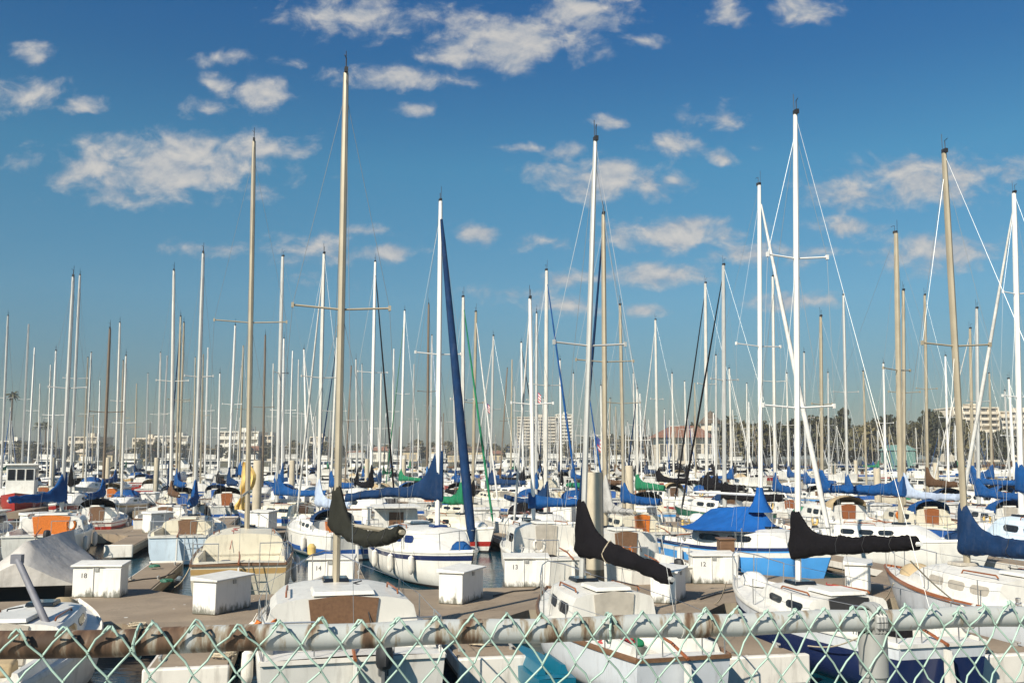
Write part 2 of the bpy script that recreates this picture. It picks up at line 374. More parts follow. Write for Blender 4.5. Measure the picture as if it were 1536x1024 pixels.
def sailboat(mast_px, mast_top, row_u, theta, p, label, group=None, name='sailboat', detail=3):
    """mast_px: column of the mast foot; mast_top: (px, py) of the masthead"""
    g = dict(L=7.6, B=2.5, F=.85, tw=.72, hull='white', band=None, bandm='bluehull', boot=None, deck='whitetop', xm=.10, ch=.5, ca=.07, cb=.34, xf=.76, cw=.62,
             comp='varnish', win=2, winm='glass', mast='alu_white', mr=None, spread=1, sw=.75, cover='royal', zb=None, boomL=None, boomyaw=0.0, boomrise=0.0, collar=.9, h0=.28, sag=0.0,
             jib=None, rub='white', rails=True, motor=False, rudder=True, stays=True, compw=.6, low=.0, wedge=None)
    g.update(p); L, B, F, tw = g['L'], g['B'], g['F'], g['tw']
    vm = v_at(mast_px, row_u); mp = uv(row_u, vm)
    c, s = math.cos(theta), math.sin(theta); xm = g['xm'] * L
    pos = Vector((mp.x - c * xm, mp.y - s * xm, g['low']))
    root = empty(name, pos, theta); tag(root, label, 'sailboat', group)
    inv = Matrix.Rotation(-theta, 3, 'Z')
    hk = (L, B, F, tw, g['hull'], g['band'], g['boot'], g['deck'], g['ca'], g['cb'], detail)
    hb_, db_, rings, ts = make_hull(hk)
    ck = ('hullmesh',) + hk + (g['bandm'],)
    if ck not in CACHE:
        CACHE[ck] = hb_.mesh('hull', [g['hull'], g['bandm'], g['boot'] or 'bluehull', 'antifoul'], 50)
        CACHE[ck + (1,)] = db_.mesh('deck', [g['deck']], 30)
    link('hull', CACHE[ck], root); link('deck', CACHE[ck + (1,)], root)
    Z = lambda x: sheer((x + L / 2) / L, F)
    HBm = lambda x: half_beam((x + L / 2) / L, B, tw)
    if detail >= 1:
        rk = ('rub',) + hk[:4] + (g['rub'], detail)
        if rk not in CACHE:
            mb = MB()
            for sg in (1, -1):
                sec = []
                for t in ts:
                    hb, zs = half_beam(t, B, tw), sheer(t, F); x = -L / 2 + L * t
                    sec.append([(x, sg * (hb + .022), zs - .035), (x, sg * (hb + .026), zs + .015), (x, sg * (hb - .0), zs + .055), (x, sg * (hb - .035), zs + .035), (x, sg * (hb - .03), zs - .03)])
                mb.loft(sec, True, (True, True), 0)
            mb.box((-L / 2 - .006, 0, sheer(0, F) + .005), (.05, B * tw, .06), 0)
            CACHE[rk] = mb.mesh('rub_rail', [g['rub']], 40)
        link('rub_rail', CACHE[rk], root)
    # cabin trunk
    xa, xf, ch = -L / 2 + L * g['cb'], -L / 2 + L * g['xf'], g['ch']
    if ch > 0:
        def cw_(x):
            q = (x - xa) / (xf - xa)
            return min(B / 2 * g['cw'] * 1.18 * (1 - .5 * q ** 2.2), HBm(x) - .12)
        def ch_(x):
            q = (x - xa) / (xf - xa)
            return ch * (1.0 - .10 * q) * (1 if q < .72 else max(1 - ((q - .72) / .28) ** 1.4 * .93, .07))
        def side(x, f, sg, o=0.0): return (x, sg * (cw_(x) * (1 - .13 * f) + o), Z(x) - .02 + f * ch_(x))
        kk = ('cab',) + hk[:4] + (g['cb'], g['xf'], ch, g['cw'], g['deck'], detail)
        if kk not in CACHE:
            mb = MB(); rings2 = []
            for i in range(13 if detail >= 2 else 7):
                x = xa + (xf - xa) * i / (12 if detail >= 2 else 6); w, h, z = cw_(x), ch_(x), Z(x) - .02
                half = [(x, w, z), (x, w * .90, z + h * .80), (x, w * .83, z + h * .95), (x, w * .55, z + h * 1.06), (x, 0, z + h * 1.12)]
                rings2.append(half + [(a, -b, cc) for (a, b, cc) in half[:-1][::-1]])
            mb.loft(rings2, closed=False, cap=(True, True), mi=0)
            CACHE[kk] = mb.mesh('cabin', [g['deck']], 32)
        cab = link('cabin', CACHE[kk], root)
        nw = g['win'] if detail >= 1 else 1
        for sg in (1, -1):
            for i in range(nw):
                span = (xf - xa) * .62; a = xa + (xf - xa) * .08 + span * i / nw; b = a + span / nw * .78
                f0, f1 = .40, .74
                pts = []
                for (q, f) in ((.0, .6), (.06, .12), (.2, 0), (.8, 0), (.94, .12), (1, .6), (.9, .92), (.78, 1), (.15, 1), (.04, .9)):
                    x = a + (b - a) * q; pts.append(side(x, f0 + (f1 - f0) * f, sg, .012))
                mb = MB(); inn = [(x, y - sg * .02, z) for (x, y, z) in pts]
                mb.loft([inn, pts], True, (False, True)); build(mb, 'window', [g['winm']], cab, smooth=0)
        if detail >= 1 and g['comp']:
            hwid = g['compw'] / 2; zb0, zt = Z(xa) - .22, Z(xa) + ch * 1.10
            mb = MB(); tp = 1.22
            mb.loft([[(xa + dx, -hwid, zb0), (xa + dx, hwid, zb0), (xa + dx, hwid * tp, zt - .06), (xa + dx, 0, zt), (xa + dx, -hwid * tp, zt - .06)] for dx in (0.02, -.035)], True)
            build(mb, 'companionway_board', [g['comp']], root, smooth=0)
            mb = MB(); mb.box((xa + .42, 0, Z(xa) + ch * 1.12 + .02), (.9, hwid * 2.2, .07), 0, taper=.94)
            build(mb, 'sliding_hatch', [g['deck']], root, bevel=.012)
        if detail >= 2:
            mb = MB(); xh = xa + (xf - xa) * .62; mb.box((xh, 0, Z(xh) + ch_(xh) * 1.1 + .02), (.5, .5, .07), 0, taper=.92)
            build(mb, 'fore_hatch', [g['winm']], root, bevel=.01)
            for sg in (1, -1):
                mb = MB()
                mb.tube([(xa + .3, sg * cw_(xa) * .72, Z(xa) + ch * 1.03), (xa + .36, sg * cw_(xa) * .72, Z(xa) + ch * 1.13), (xa + 1.5, sg * cw_(xa + 1.2) * .68, Z(xa) + ch * 1.10), (xa + 1.56, sg * cw_(xa + 1.2) * .68, Z(xa) + ch * .95)], .018, 5)
                build(mb, 'grab_rail', ['varnish'], root)
    if detail >= 2: fittings(root, g, L, Z, HBm, xa, xf, cw_ if ch > 0 else None, detail)
    if g.get('nomast'): return root
    if g.get('hood') and ch > 0:
        mb = MB(); x0 = xa - .12; w = cw_(xa) * .86; zz = Z(xa) + ch * .95; sec = []
        for (dx, hh, ww) in ((0, .46, 1), (.35, .50, 1), (.75, .36, .95), (1.05, .04, .85)):
            sec.append([(x0 + dx, w * ww * math.cos(t), zz - .12 + (hh + .12) * max(math.sin(t), 0) ** .6) for t in [math.pi * k / 10 for k in range(11)]])
        mb.loft(sec, False, (False, False)); mb.loft([[(x, y, z - .02) for x, y, z in r] for r in sec][::-1], False, (False, False))
        build(mb, 'spray_hood', ['cov_' + g['hood']], root, smooth=50)
    for (fx, sg) in g.get('fenders', ()):
        mb = MB(); y = sg * (HBm(fx) + .12); zt = Z(fx) - .1
        mb.lathe([(.02, 0), (.09, -.06), (.10, -.2), (.10, -.42), (.08, -.52), (.02, -.58)], (fx, y, zt), 10); mb.tube([(fx, y - sg * .08, Z(fx) + .05), (fx, y, zt)], .008, 4)
        build(mb, 'fender', ['rubwhite' if (fx * 10) % 2 < 1.4 else 'bluehull'], root)
    # mast
    zfoot = Z(xm) + (ch * 1.0 if xm < xf - .05 and ch > 0 else 0.04)
    tw_ = at(mast_top[0], mast_top[1], mp.y)
    loc = inv @ (tw_ - pos); top = Vector((loc.x, loc.y, loc.z)); foot = Vector((xm, 0, zfoot))
    mr = (g['mr'] or (.056 + .0030 * (top.z - zfoot))) * 1.22
    mb = MB(); pts = [foot.lerp(top, f) for f in (0, .3, .6, .8, .93, 1)]
    mb.tube(pts, [(mr * k * .8, mr * k) for k in (1, 1, 1, .95, .85, .74)], 8 if detail >= 1 else 5)
    mast = build(mb, 'mast', [g['mast']], root)
    if detail >= 1 or rnd.random() < .3: masthead(mast, top, g['mast'], detail)
    hgt = top.z - zfoot; spts = []
    for i in range(g['spread']):
        f = (.52 if g['spread'] == 1 else (.36 + .32 * i)); q = foot.lerp(top, f)
        sw = g['sw'] * (1 - .15 * i)
        mb = MB(); mb.tube([q + Vector((-.06, sw, .05)), q + Vector((0, .04, 0)), q + Vector((0, -.04, 0)), q + Vector((-.06, -sw, .05))], .022 if detail >= 2 else .026, 5)
        if detail >= 2:
            for sg in (1, -1): mb.box(q + Vector((-.06, sg * sw, .05)), (.07, .05, .10), 0)
        build(mb, 'spreader', [g['mast']], mast); spts.append((q, sw))
    # boom and cover
    zb = g['zb'] or (zfoot + .62); bl = g['boomL'] or (xm + L / 2) * .82
    b0 = foot.lerp(top, max((zb - zfoot) / max(hgt, .1), 0)); ang = math.pi + g['boomyaw']
    b1 = b0 + Vector((math.cos(ang) * bl, math.sin(ang) * bl, g['boomrise']))
    if g['cover'] != 'noboom':
        mb = MB(); mb.tube([b0 + (b1 - b0) * .03, b1 + (b1 - b0) * .03], .045, 6); build(mb, 'boom', [g['mast']], root)
        if g['cover']:
            mb = sail_cover(b0, b1, g['collar'], g['h0'], g['h0'] * .55, .15, g['sag'], seed=mast_px * .37, fine=detail >= 2)
            cov = build(mb, 'sail_cover', ['cov_' + g['cover']], root, smooth=60)
            if detail >= 3:
                for f in g.get('ties', (.40, .62, .83)):
                    ring = cover_ring(b0, b1, g['collar'], g['h0'], g['h0'] * .55, .15, g['sag'], mast_px * .37, f, True, .012)
                    mb = MB(); mb.tube(ring + ring[:1], .011 if g.get('ropetie') else .006, 5, cap=False); build(mb, 'lashing', ['rope' if g.get('ropetie') else 'rubber'], cov)
    bow = Vector((L / 2 - .12, 0, Z(L / 2) + .03)); ft = foot.lerp(top, g.get('frac', .97))
    if g['stays']:
        r = .0045 if detail >= 2 else .006
        def st(nm, a, b): build(MB().tube([a, b], r, 4, cap=False), nm, ['wire'], root, smooth=60)
        if detail == 0: r = .010
        if True:
            if not g['jib']: st('forestay', bow, ft)
            st('backstay', (-L / 2 + .1, 0, Z(-L / 2)), top)
        if detail >= 1 and spts:
            for sg in (1, -1):
                q, sw = spts[-1]; tip = q + Vector((-.06, sg * sw, .05)); y = sg * (HBm(xm) - .1)
                build(MB().tube([(xm - .05, y, Z(xm)), tip, foot.lerp(top, .96)], r, 4, cap=False), 'shroud', ['wire'], root, smooth=0)
                if detail >= 2: st('lower_shroud', (xm - .45, y, Z(xm)), q)
    if g['jib']:
        a = bow + Vector((-.02, 0, .25)); r0 = g.get('jr', .075)
        mb = MB(); fr = [0, .03, .15, .4, .7, .93, 1]; rr = [.5, .9, 1.0, .95, .75, .5, .3]
        mb.tube([a.lerp(ft, f * .97) + Vector((0, 0, -.25 * math.sin(math.pi * f) * .3)) for f in fr], [r0 * k for k in rr], 7)
        build(mb, 'furled_jib', ['cov_' + g['jib']], root, smooth=60)
    # rails
    if detail >= 2 and g['rails']:
        mb = MB(); xb = L / 2 - .05
        hb1 = HBm(L / 2 - 1.3)
        top_ = [(L / 2 - 1.35, hb1 - .05, Z(L / 2 - 1.3) + .55), (L / 2 - .5, HBm(L / 2 - .5) - .0, Z(xb) + .58), (xb, 0, Z(xb) + .62), (L / 2 - .5, -HBm(L / 2 - .5), Z(xb) + .58), (L / 2 - 1.35, -hb1 + .05, Z(L / 2 - 1.3) + .55)]
        mb.tube(top_, .014, 5)
        for q in (0, 1, 3, 4):
            a = top_[q]; mb.tube([a, (a[0] + .03, a[1] * .96, Z(min(a[0], L / 2 - .05)) + .0)], .013, 5)
        build(mb, 'bow_pulpit', ['steel'], root)
        xs = -L / 2 + .06; w = HBm(xs) - .05; zz = Z(xs)
        t2 = [(xs + 1.0, HBm(xs + 1) - .05, zz + .52), (xs + .05, w, zz + .56), (xs, w * .45, zz + .56)]
        for sg in (1, -1):
            mb = MB(); tt = [(x, y * sg, z) for x, y, z in t2]; mb.tube(tt, .014, 5)
            for q in tt: mb.tube([q, (q[0], q[1], zz)], .012, 5)
            build(mb, 'stern_rail', ['steel'], root)
        for sg in (1, -1):
            mb = MB(); xs_ = [-L / 2 + 1.05 + (L - 2.4) * i / 3 for i in range(4)]
            pts = [(x, sg * (HBm(x) - .06), Z(x) + .54) for x in xs_]
            mb.tube(pts, .005, 4)
            for q in pts[1:3]: mb.tube([q, (q[0], q[1], q[2] - .54)], .012, 5)
            build(mb, 'lifeline', ['steel'], root)
    if detail >= 2 and g['rudder']:
        mb = MB(); x = -L / 2 - .03; z = Z(-L / 2)
        mb.loft([[(x - .30, -.022, -.3), (x + .02, -.022, -.3), (x + .0, -.022, z - .06), (x - .16, -.022, z - .06)], [(x - .30, .022, -.3), (x + .02, .022, -.3), (x, .022, z - .06), (x - .16, .022, z - .06)]], True)
        build(mb, 'rudder', [g.get('rudm', 'white')], root, smooth=0)
        mb = MB(); mb.tube([(x - .1, 0, z + .02), (x + .5, 0, z + .16), (x + 1.2, .05, z + .24)], [.03, .026, .018], 6); build(mb, 'tiller', ['varnish'], root)
    if g['motor'] and detail >= 1: outboard(root, (-L / 2 - .16, -.42, Z(-L / 2) - .1), .9)
    return root

def fittings(root, g, L, Z, HBm, xa, xf, cwf, detail):
    rs = random.Random(int(root.location.x * 97 + root.location.y * 13)); x0 = -L / 2 + L * g['ca']; cw = HBm((x0 + xa) / 2) - .2
    for sg in (1, -1):
        mb = MB(); mb.lathe([(.06, 0), (.065, .03), (.045, .05), (.05, .12), (.06, .14), (.03, .15)], (xa - .5, sg * (cw + .02), Z(xa) + .15), 10); build(mb, 'winch', ['steel'], root)
    if rs.random() < .6:   # sail bag or folded sail on the foredeck
        x = L * rs.uniform(.30, .38); w = HBm(x) * .5; mb = MB(); sec = []
        for i in range(7):
            t = i / 6; s_ = math.sin(math.pi * (t * .86 + .07)) ** .6; sec.append([(x - .55 + 1.1 * t, w * s_ * math.cos(k * math.pi / 5) * (1 + .2 * noise.noise(Vector((i, k, L)))), Z(x) + .03 + .30 * s_ * abs(math.sin(k * math.pi / 5)) * (1 + .3 * noise.noise(Vector((k, i, 3))))) for k in range(6)])
        mb.loft(sec, True, (True, True)); build(mb, 'sail_bag', ['cov_' + rs.choice(['white', 'royal', 'navy', 'black', 'green', 'tan', 'white'])], root, smooth=70)
    if rs.random() < .5:
        mb = MB(); y = rs.choice([-1, 1]) * (HBm(x0) - .1); pts = [(x0 - .12, y + .16 * math.cos(t), Z(x0) + .40 + .2 * math.sin(t)) for t in [math.radians(-230 + 280 * k / 12) for k in range(13)]]
        mb.tube(pts, .055, 7); build(mb, 'life_ring', [rs.choice(['orange', 'cov_yellow', 'rubwhite', 'orange'])], root, smooth=70)
    if rs.random() < .5:
        mb = MB(); y = -.55; z = Z(-L / 2)
        for s_ in (0, .28): mb.tube([(-L / 2 - .10, y + s_, .15), (-L / 2 - .08, y + s_, z + .12), (-L / 2 + .12, y + s_, z + .14)], .013, 5)
        for k in range(4): mb.tube([(-L / 2 - .095, y, .25 + .2 * k), (-L / 2 - .095, y + .28, .25 + .2 * k)], .012, 5)
        build(mb, 'boarding_ladder', ['steel'], root)
    for k in range(rs.randint(1, 3)):
        x = x0 + (xa - x0) * rs.uniform(.15, .85); y = cw * rs.uniform(-.8, .8); mb = MB()
        mb.box((x, y, Z(x) - .12), (rs.uniform(.3, .7), rs.uniform(.25, .4), rs.uniform(.12, .3)), 0, rs.uniform(-.4, .4), .9); build(mb, 'seat_cushion', [rs.choice(['cov_royal', 'cov_navy', 'cov_black', 'cov_tan', 'cov_white', 'orange', 'cov_green', 'redhull'])], root, bevel=.05)
    if rs.random() < .7:   # jib sheets and halyard tails lying over the cabin
        mb = MB(); y = rs.choice([-.35, .3]); pts = [(xa + .1 + i * .28, y + .1 * math.sin(i * 2.1), Z(xa) + g['ch'] * 1.13 + .03) for i in range(6)] + [(xa - .1, y * 1.3, Z(xa) + .2)]
        mb.tube(sorted(pts, key=lambda q: q[0]), .012, 4); build(mb, 'halyard_tail', [rs.choice(['rope', 'ropered', 'rubber'])], root)

def outboard(parent, loc, s=1.0):
    mb = MB(); x, y, z = loc
    def sec(zz, a, b, ox=0): return [(x + ox + a * s * math.cos(k * math.pi / 6) , y + b * s * math.sin(k * math.pi / 6), z + zz * s) for k in range(12)]
    mb.loft([sec(-.72, .05, .03), sec(-.45, .07, .035), sec(-.05, .08, .05), sec(.0, .1, .07)], True)
    mb.box((x - .02 * s, y, z - .62 * s), (.34 * s, .14 * s, .03 * s))
    mb.box((x + .14 * s, y, z - .05 * s), (.16 * s, .16 * s, .2 * s))
    o = build(mb, 'outboard_motor', ['motorgrey'], parent)
    mb = MB(); mb.loft([sec(.0, .15, .11), sec(.06, .20, .14, -.02), sec(.25, .21, .145, -.02), sec(.36, .17, .12, -.01), sec(.39, .08, .06)], True)
    build(mb, 'engine_cowl', ['rubber'], o)
    return o

def powerboat(pos, theta, p, label, group=None, name='motorboat', detail=1):
    g = dict(L=7.5, B=2.7, F=.95, hull='white', band=None, bandm='bluehull', boot=None, deck='whitetop', house=1.15, bridge=True, win='glass', canvas=None)
    g.update(p); L, B, F = g['L'], g['B'], g['F']; tw = .9
    root = empty(name, pos, theta); tag(root, label, 'motorboat', group)
    hk = (L, B, F, tw, g['hull'], g['band'], g['boot'], g['deck'], .05, .34, max(detail, 1)); hb_, db_, rings, ts = make_hull(hk)
    ck = ('hullmesh',) + hk + (g['bandm'],)
    if ck not in CACHE:
        CACHE[ck] = hb_.mesh('hull', [g['hull'], g['bandm'], g['boot'] or 'bluehull', 'antifoul'], 50)
        CACHE[ck + (1,)] = db_.mesh('deck', [g['deck']], 30)
    link('hull', CACHE[ck], root); link('deck', CACHE[ck + (1,)], root)
    Z = lambda x: sheer((x + L / 2) / L, F); h = g['house']
    xa, xf = -L * .17, L * .16; w = B / 2 * .76
    kk = ('house', L, B, F, h, g['deck'])
    if kk not in CACHE:
        mb = MB(); z = Z(0) - .03
        def rg(x, ww, zz, hh): return [(x, ww, zz), (x + .0, ww * .9, zz + hh), (x, ww * .5, zz + hh * 1.05), (x, -ww * .5, zz + hh * 1.05), (x, -ww * .9, zz + hh), (x, -ww, zz)]
        mb.loft([rg(xa, w, z, h), rg(xf - .35, w, z, h), rg(xf + .15, w * .95, z, h * .45), rg(L * .30, w * .62, z + .12, h * .26), rg(L * .36, w * .4, z + .15, .06)], False, (True, True))
        mb.box(((xa + xf) / 2 - .25, 0, z + h * 1.06 + .03), (xf - xa + .5, w * 2, .06))
        CACHE[kk] = mb.mesh('deckhouse', [g['deck']], 35)
    hs = link('deckhouse', CACHE[kk], root); z = Z(0) - .03
    for sg in (1, -1):
        for i in range(2):
            a = xa + .12 + (xf - .4 - xa) * i / 2; b = a + (xf - .4 - xa) / 2 * .82
            def sd(x, f): return (x, sg * (w * (1 - .1 * f) + .014), z + h * f)
            mb = MB(); mb.add([sd(a, .5), sd(b, .5), sd(b, .86), sd(a, .86)] + [(x, y - sg * .02, zz) for x, y, zz in (sd(a, .5), sd(b, .5), sd(b, .86), sd(a, .86))], [(0,1,2,3), (0,4,5,1), (1,5,6,2), (2,6,7,3), (3,7,4,0)]); build(mb, 'window', [g['win']], hs, smooth=0)
    mb = MB(); x1, z1, x2, z2 = xf + .12, z + h * .50, xf - .30, z + h * .93
    mb.add([(x1 + .03, w * .84, z1), (x1 + .03, -w * .84, z1), (x2 + .03, -w * .78, z2), (x2 + .03, w * .78, z2)], [(0,1,2,3)])
    mb.add([(x1 - .02, w * .84, z1), (x1 - .02, -w * .84, z1), (x2 - .02, -w * .78, z2), (x2 - .02, w * .78, z2)], [(3,2,1,0)])
    mb.f += [[0,4,5,1],[1,5,6,2],[2,6,7,3],[3,7,4,0]]; mb.m += [0] * 4
    build(mb, 'windscreen', [g['win']], hs, smooth=0)
    mb = MB(); mb.box((xa - .012, 0, z + h * .45), (.03, .62, h * .82)); build(mb, 'cabin_door', [g.get('door', 'brownboard')], hs, smooth=0)
    if g['bridge']:
        mb = MB(); zz = z + h * 1.06 + .06; c = (xa + xf) / 2 - .1
        mb.loft([[(c - .7, -w * .75, zz), (c + .75, -w * .7, zz), (c + .75, w * .7, zz), (c - .7, w * .75, zz)], [(c - .75, -w * .8, zz + .55), (c + .95, -w * .72, zz + .62), (c + .95, w * .72, zz + .62), (c - .75, w * .8, zz + .55)]], True)
        build(mb, 'flybridge', [g['deck']], root, smooth=0)
        mb = MB(); mb.tube([(c - .6, -w * .7, zz + .5), (c - .65, -w * .7, zz + 1.3)], .02, 5); mb.tube([(c - .6, w * .7, zz + .5), (c - .65, w * .7, zz + 1.3)], .02, 5)
        mb.tube([(c + .8, -w * .6, zz + .6), (c + .5, -w * .65, zz + 1.3)], .02, 5); mb.tube([(c + .8, w * .6, zz + .6), (c + .5, w * .65, zz + 1.3)], .02, 5)
        mb.box((c - .05, 0, zz + 1.33), (1.6, w * 1.6, .05)); 
        build(mb, 'bimini_top', ['cov_' + (g['canvas'] or 'white')], root, smooth=0)
    return root
#@@PART2
HAZE = .00036
# ------------------------------------------------------------------ the setting
def sheet(name, pts, m, kind='structure'):
    mb = MB(); mb.add(pts, [tuple(range(len(pts)))]); o = build(mb, name, [m], smooth=0); o['kind'] = kind; return o
sheet('water', [(-5000, -40, 0), (5000, -40, 0), (5000, 8000, 0), (-5000, 8000, 0)], 'water')
mb = MB(); mb.add([(-600, -12, 2.45), (600, -12, 2.45), (600, 5, 2.45), (-600, 5, 2.45), (600, 9, -.5), (-600, 9, -.5)], [(0,1,2,3), (3,2,4,5)], [0, 1])
o = build(mb, 'pavement', ['paving', 'seawall'], smooth=0); o['kind'] = 'structure'
# far shore: a low bank, nearer on the right
mb = MB(); pts = [(-900, 430), (-200, 430), (-60, 400), (5, 330), (40, 232), (120, 212), (600, 212)]
mb.loft([[(x, y, -.5), (x, y + 4, 1.4), (x, y + 14, 1.9), (x * 1.0, 3000, 2.0)] for x, y in pts], False, (False, False)); o = build(mb, 'shore', ['shore'], smooth=0); o['kind'] = 'structure'

DTOP = .5
DOCKS = [(22.3, 26.2), (48.0, 51.5), (74.5, 77.5), (102.5, 105.5), (130.5, 133.5), (158, 161), (185, 188)]
def vrange(u, a=-60, b=1600):
    return v_at(a, u), v_at(b, u)
def dock(u0, u1, va, vb, k):
    mb = MB(); vs = []
    n = max(int((vb - va) / 6), 1)
    for i in range(n):
        a, b = va + (vb - va) * i / n + .012, va + (vb - va) * (i + 1) / n - .012
        q = [uv(u0, a), uv(u0, b), uv(u1, b), uv(u1, a)]
        mb.add([(p.x, p.y, DTOP - .42) for p in q] + [(p.x, p.y, DTOP) for p in q], [(4,7,6,5), (0,1,5,4), (1,2,6,5), (2,3,7,6), (3,0,4,7)][0:1] + [(0,1,5,4), (1,2,6,5), (2,3,7,6), (3,0,4,7)], [0, 1, 1, 1, 1])
    for f in mb.f:
        pass
    o = build(mb, 'dock_walkway', ['dockwood', 'dockedge'], smooth=0); o['kind'] = 'structure'
    return o
for k, (u0, u1) in enumerate(DOCKS):
    va, vb = vrange(u0)
    if u0 in (102.5, 130.5): vb = v_at(1130, u0)
    dock(u0, u1, va - 6, vb + 8, k)

FINGERS = {}     # row letter -> list of v
def finger(u_root, u_end, v, w, label, group, detail=2):
    """a finger pier with a triangular fillet where it meets the main dock and a white bumper on its end"""
    s = 1 if u_end > u_root else -1; b = uv(u_end, v)
    root = empty('finger_pier', (b.x, b.y, 0), GA); tag(root, label, 'pier', group)
    ln = abs(u_end - u_root)
    # local: +y runs from the finger's end to its root when s = -1
    def P(vv, uu, z): return (vv, -s * uu, z)
    mb = MB(); out = [(-w / 2, .12), (w / 2, .12), (w / 2, ln - 1.5), (w / 2 + 1.25, ln - .01), (-w / 2 - 1.25, ln - .01), (-w / 2, ln - 1.5)]
    t = [P(a, c, DTOP + .004) for a, c in out]; lo = [P(a, c, DTOP - .36) for a, c in out]
    if s > 0: t = t[::-1]; lo = lo[::-1]
    mb.loft([lo, t], True, (False, True)); d = build(mb, 'decking', ['dockwood'], root, smooth=0)
    if detail >= 1:
        mb = MB(); mb.box(P(0, .04, DTOP - .19), (w + .12, .16, .50)); build(mb, 'end_bumper', ['rubwhite'], root, bevel=.03)
        for sg in (1, -1):
            mb = MB(); mb.box(P(sg * (w / 2 + .03), (ln - 1.3) / 2, DTOP - .12), (.05, ln - 1.7, .20)); build(mb, 'side_rub_board', ['dockedge' if sg > 0 else 'rubwhite'], root, smooth=0)
    if detail >= 2:
        for uu in (.9, ln * .55):
            for sg in (1, -1):
                mb = MB(); c = P(sg * (w / 2 - .1), uu, DTOP + .055); mb.box((c[0], c[1], c[2] - .025), (.05, .09, .07)); mb.box((c[0], c[1], c[2] + .025), (.045, .26, .035)); build(mb, 'cleat', ['galv'], root, bevel=.008)
    return root

def dock_box(p, rz, label, number=None, w=1.25, d=.62, h=1.0, extra=False, group='white dock boxes'):
    root = empty('dock_box', (p.x, p.y, DTOP + .006), rz); tag(root, label, 'dock box', group)
    mb = MB(); mb.box((0, 0, h * .44), (w, d, h * .88)); build(mb, 'body', ['boxwhite'], root, bevel=.018)
    mb = MB(); mb.loft([[(-w * .54, -d * .60, h * .88), (w * .54, -d * .60, h * .88), (w * .54, d * .56, h * .88), (-w * .54, d * .56, h * .88)], [(-w * .54, -d * .60, h * .93), (w * .54, -d * .60, h * .93), (w * .54, d * .56, h * 1.0), (-w * .54, d * .56, h * 1.0)]], True)
    lid = build(mb, 'lid', ['whitetop'], root, bevel=.012, smooth=0)
    mb = MB(); mb.box((0, -d / 2 - .012, h * .80), (.10, .03, .09)); build(mb, 'hasp', ['galv'], root, smooth=0)
    if number: text(number, .17, root, (-w * .27, -d / 2 - .004, h * .62), (R(90), 0, 0), 'ink', 'number')
    if extra:
        mb = MB(); mb.box((-w * .07, -d / 2 - .012, h * .44), (.02, .024, h * .84)); build(mb, 'door_batten', ['boxwhite'], root, smooth=0)
        mb = MB(); mb.box((w * .37, -d / 2 - .06, h * .42), (w * .34, .12, h * .84)); build(mb, 'side_locker', ['boxwhite'], root, bevel=.012)
    return root
def yaw_px(px, Y, z=DTOP): return ground(px, 0, z)

def piling(px, py_base, label, py_top=None, dia=.46, mtl='concrete', group='concrete pilings'):
    p = ground(px, py_base, DTOP); h = (at(px, py_top, p.y).z if py_top else 3.75)
    root = empty('piling', (p.x, p.y, 0)); tag(root, label, 'piling', group)
    mb = MB(); r = dia / 2; mb.lathe([(r, .9), (r, h - .04), (r * .93, h)], n=16); build(mb, 'shaft', [mtl], root)
    mb = MB(); mb.lathe([(r * 1.04, -1.2), (r * 1.06, .3), (r * 1.005, .9)], n=16); build(mb, 'waterline_growth', ['pilefoot'], root)
    return root

# near fingers (row A): ends at these columns and rows
for px, py, w, lab in ((279, 1006, 1.25, 'short pier end behind the rusty rail, left of the brown hatch boat'), (742, 990, 1.15, 'short pier end between the brown hatch boat and the open white cockpit'),
                       (1150, 988, 1.5, 'short pier end right of the open white cockpit, beside the navy hull'), (1530, 985, 1.5, 'short pier end right of the navy hull, at the fence post side')):
    p = ground(px, py, DTOP); u, v = to_uv(p); finger(22.3, u, v, w, lab, 'piers reaching toward the fence')

# ------------------------------------------------------------------ near boats, row A (between the fence and the first dock)
TH = R(90) + GA
ROWU = dict(A=19.2, B=31.5, C=43.2, D=55.5, E=70, F=81.5, G=98, H=109.5, I=126, J=137.5, K=154, L=165, M=181, N=192)
PLACED = {k: [] for k in ROWU}
def note(row, px, width=2.6): PLACED[row].append((v_at(px, ROWU[row]), width))
def near(row, mast_px, mast_top, th, p, label, detail=3, u=None):
    u = u or ROWU[row]; note(row, mast_px); return sailboat(mast_px, mast_top, u, th, p, label, 'sailboats moored at the first dock', detail=detail)
near('A', 508, (519, 110), R(104), dict(L=8.2, B=2.95, F=.98, tw=.92, hull='white', deck='white', xm=.03, ch=.60, cb=.28, cw=.84, xf=.72, comp='brownboard', compw=.98, mast='alu_warm', sw=.95, cover='olive', mr=.075,
     zb=2.72, boomL=3.2, boomyaw=R(15), boomrise=.05, collar=.78, h0=.22, sag=.22, rub='rubwhite', motor=True, win=3, fenders=((-2.2, 1), (.4, 1), (-1.4, -1))), 'white sailboat with a brown hatch board and the tallest mast, stern to the fence', u=19.3)
near('A', 871, (893, 212), R(105.5), dict(L=7.2, B=2.3, F=.80, tw=.70, hull='palegrey', deck='white', xm=.17, ch=.62, ca=.05, cb=.42, cw=.66, xf=.80, comp='greyboard', compw=.66, mast='alu_grey', sw=.8, cover='black', mr=.062,
     zb=2.12, boomL=3.3, boomyaw=R(8), boomrise=-.25, collar=1.0, h0=.30, sag=-.05, rub='brownboard', win=2, ties=(.34,), ropetie=True), 'white sailboat with drooping black boom cover and an open white cockpit', u=19.7)
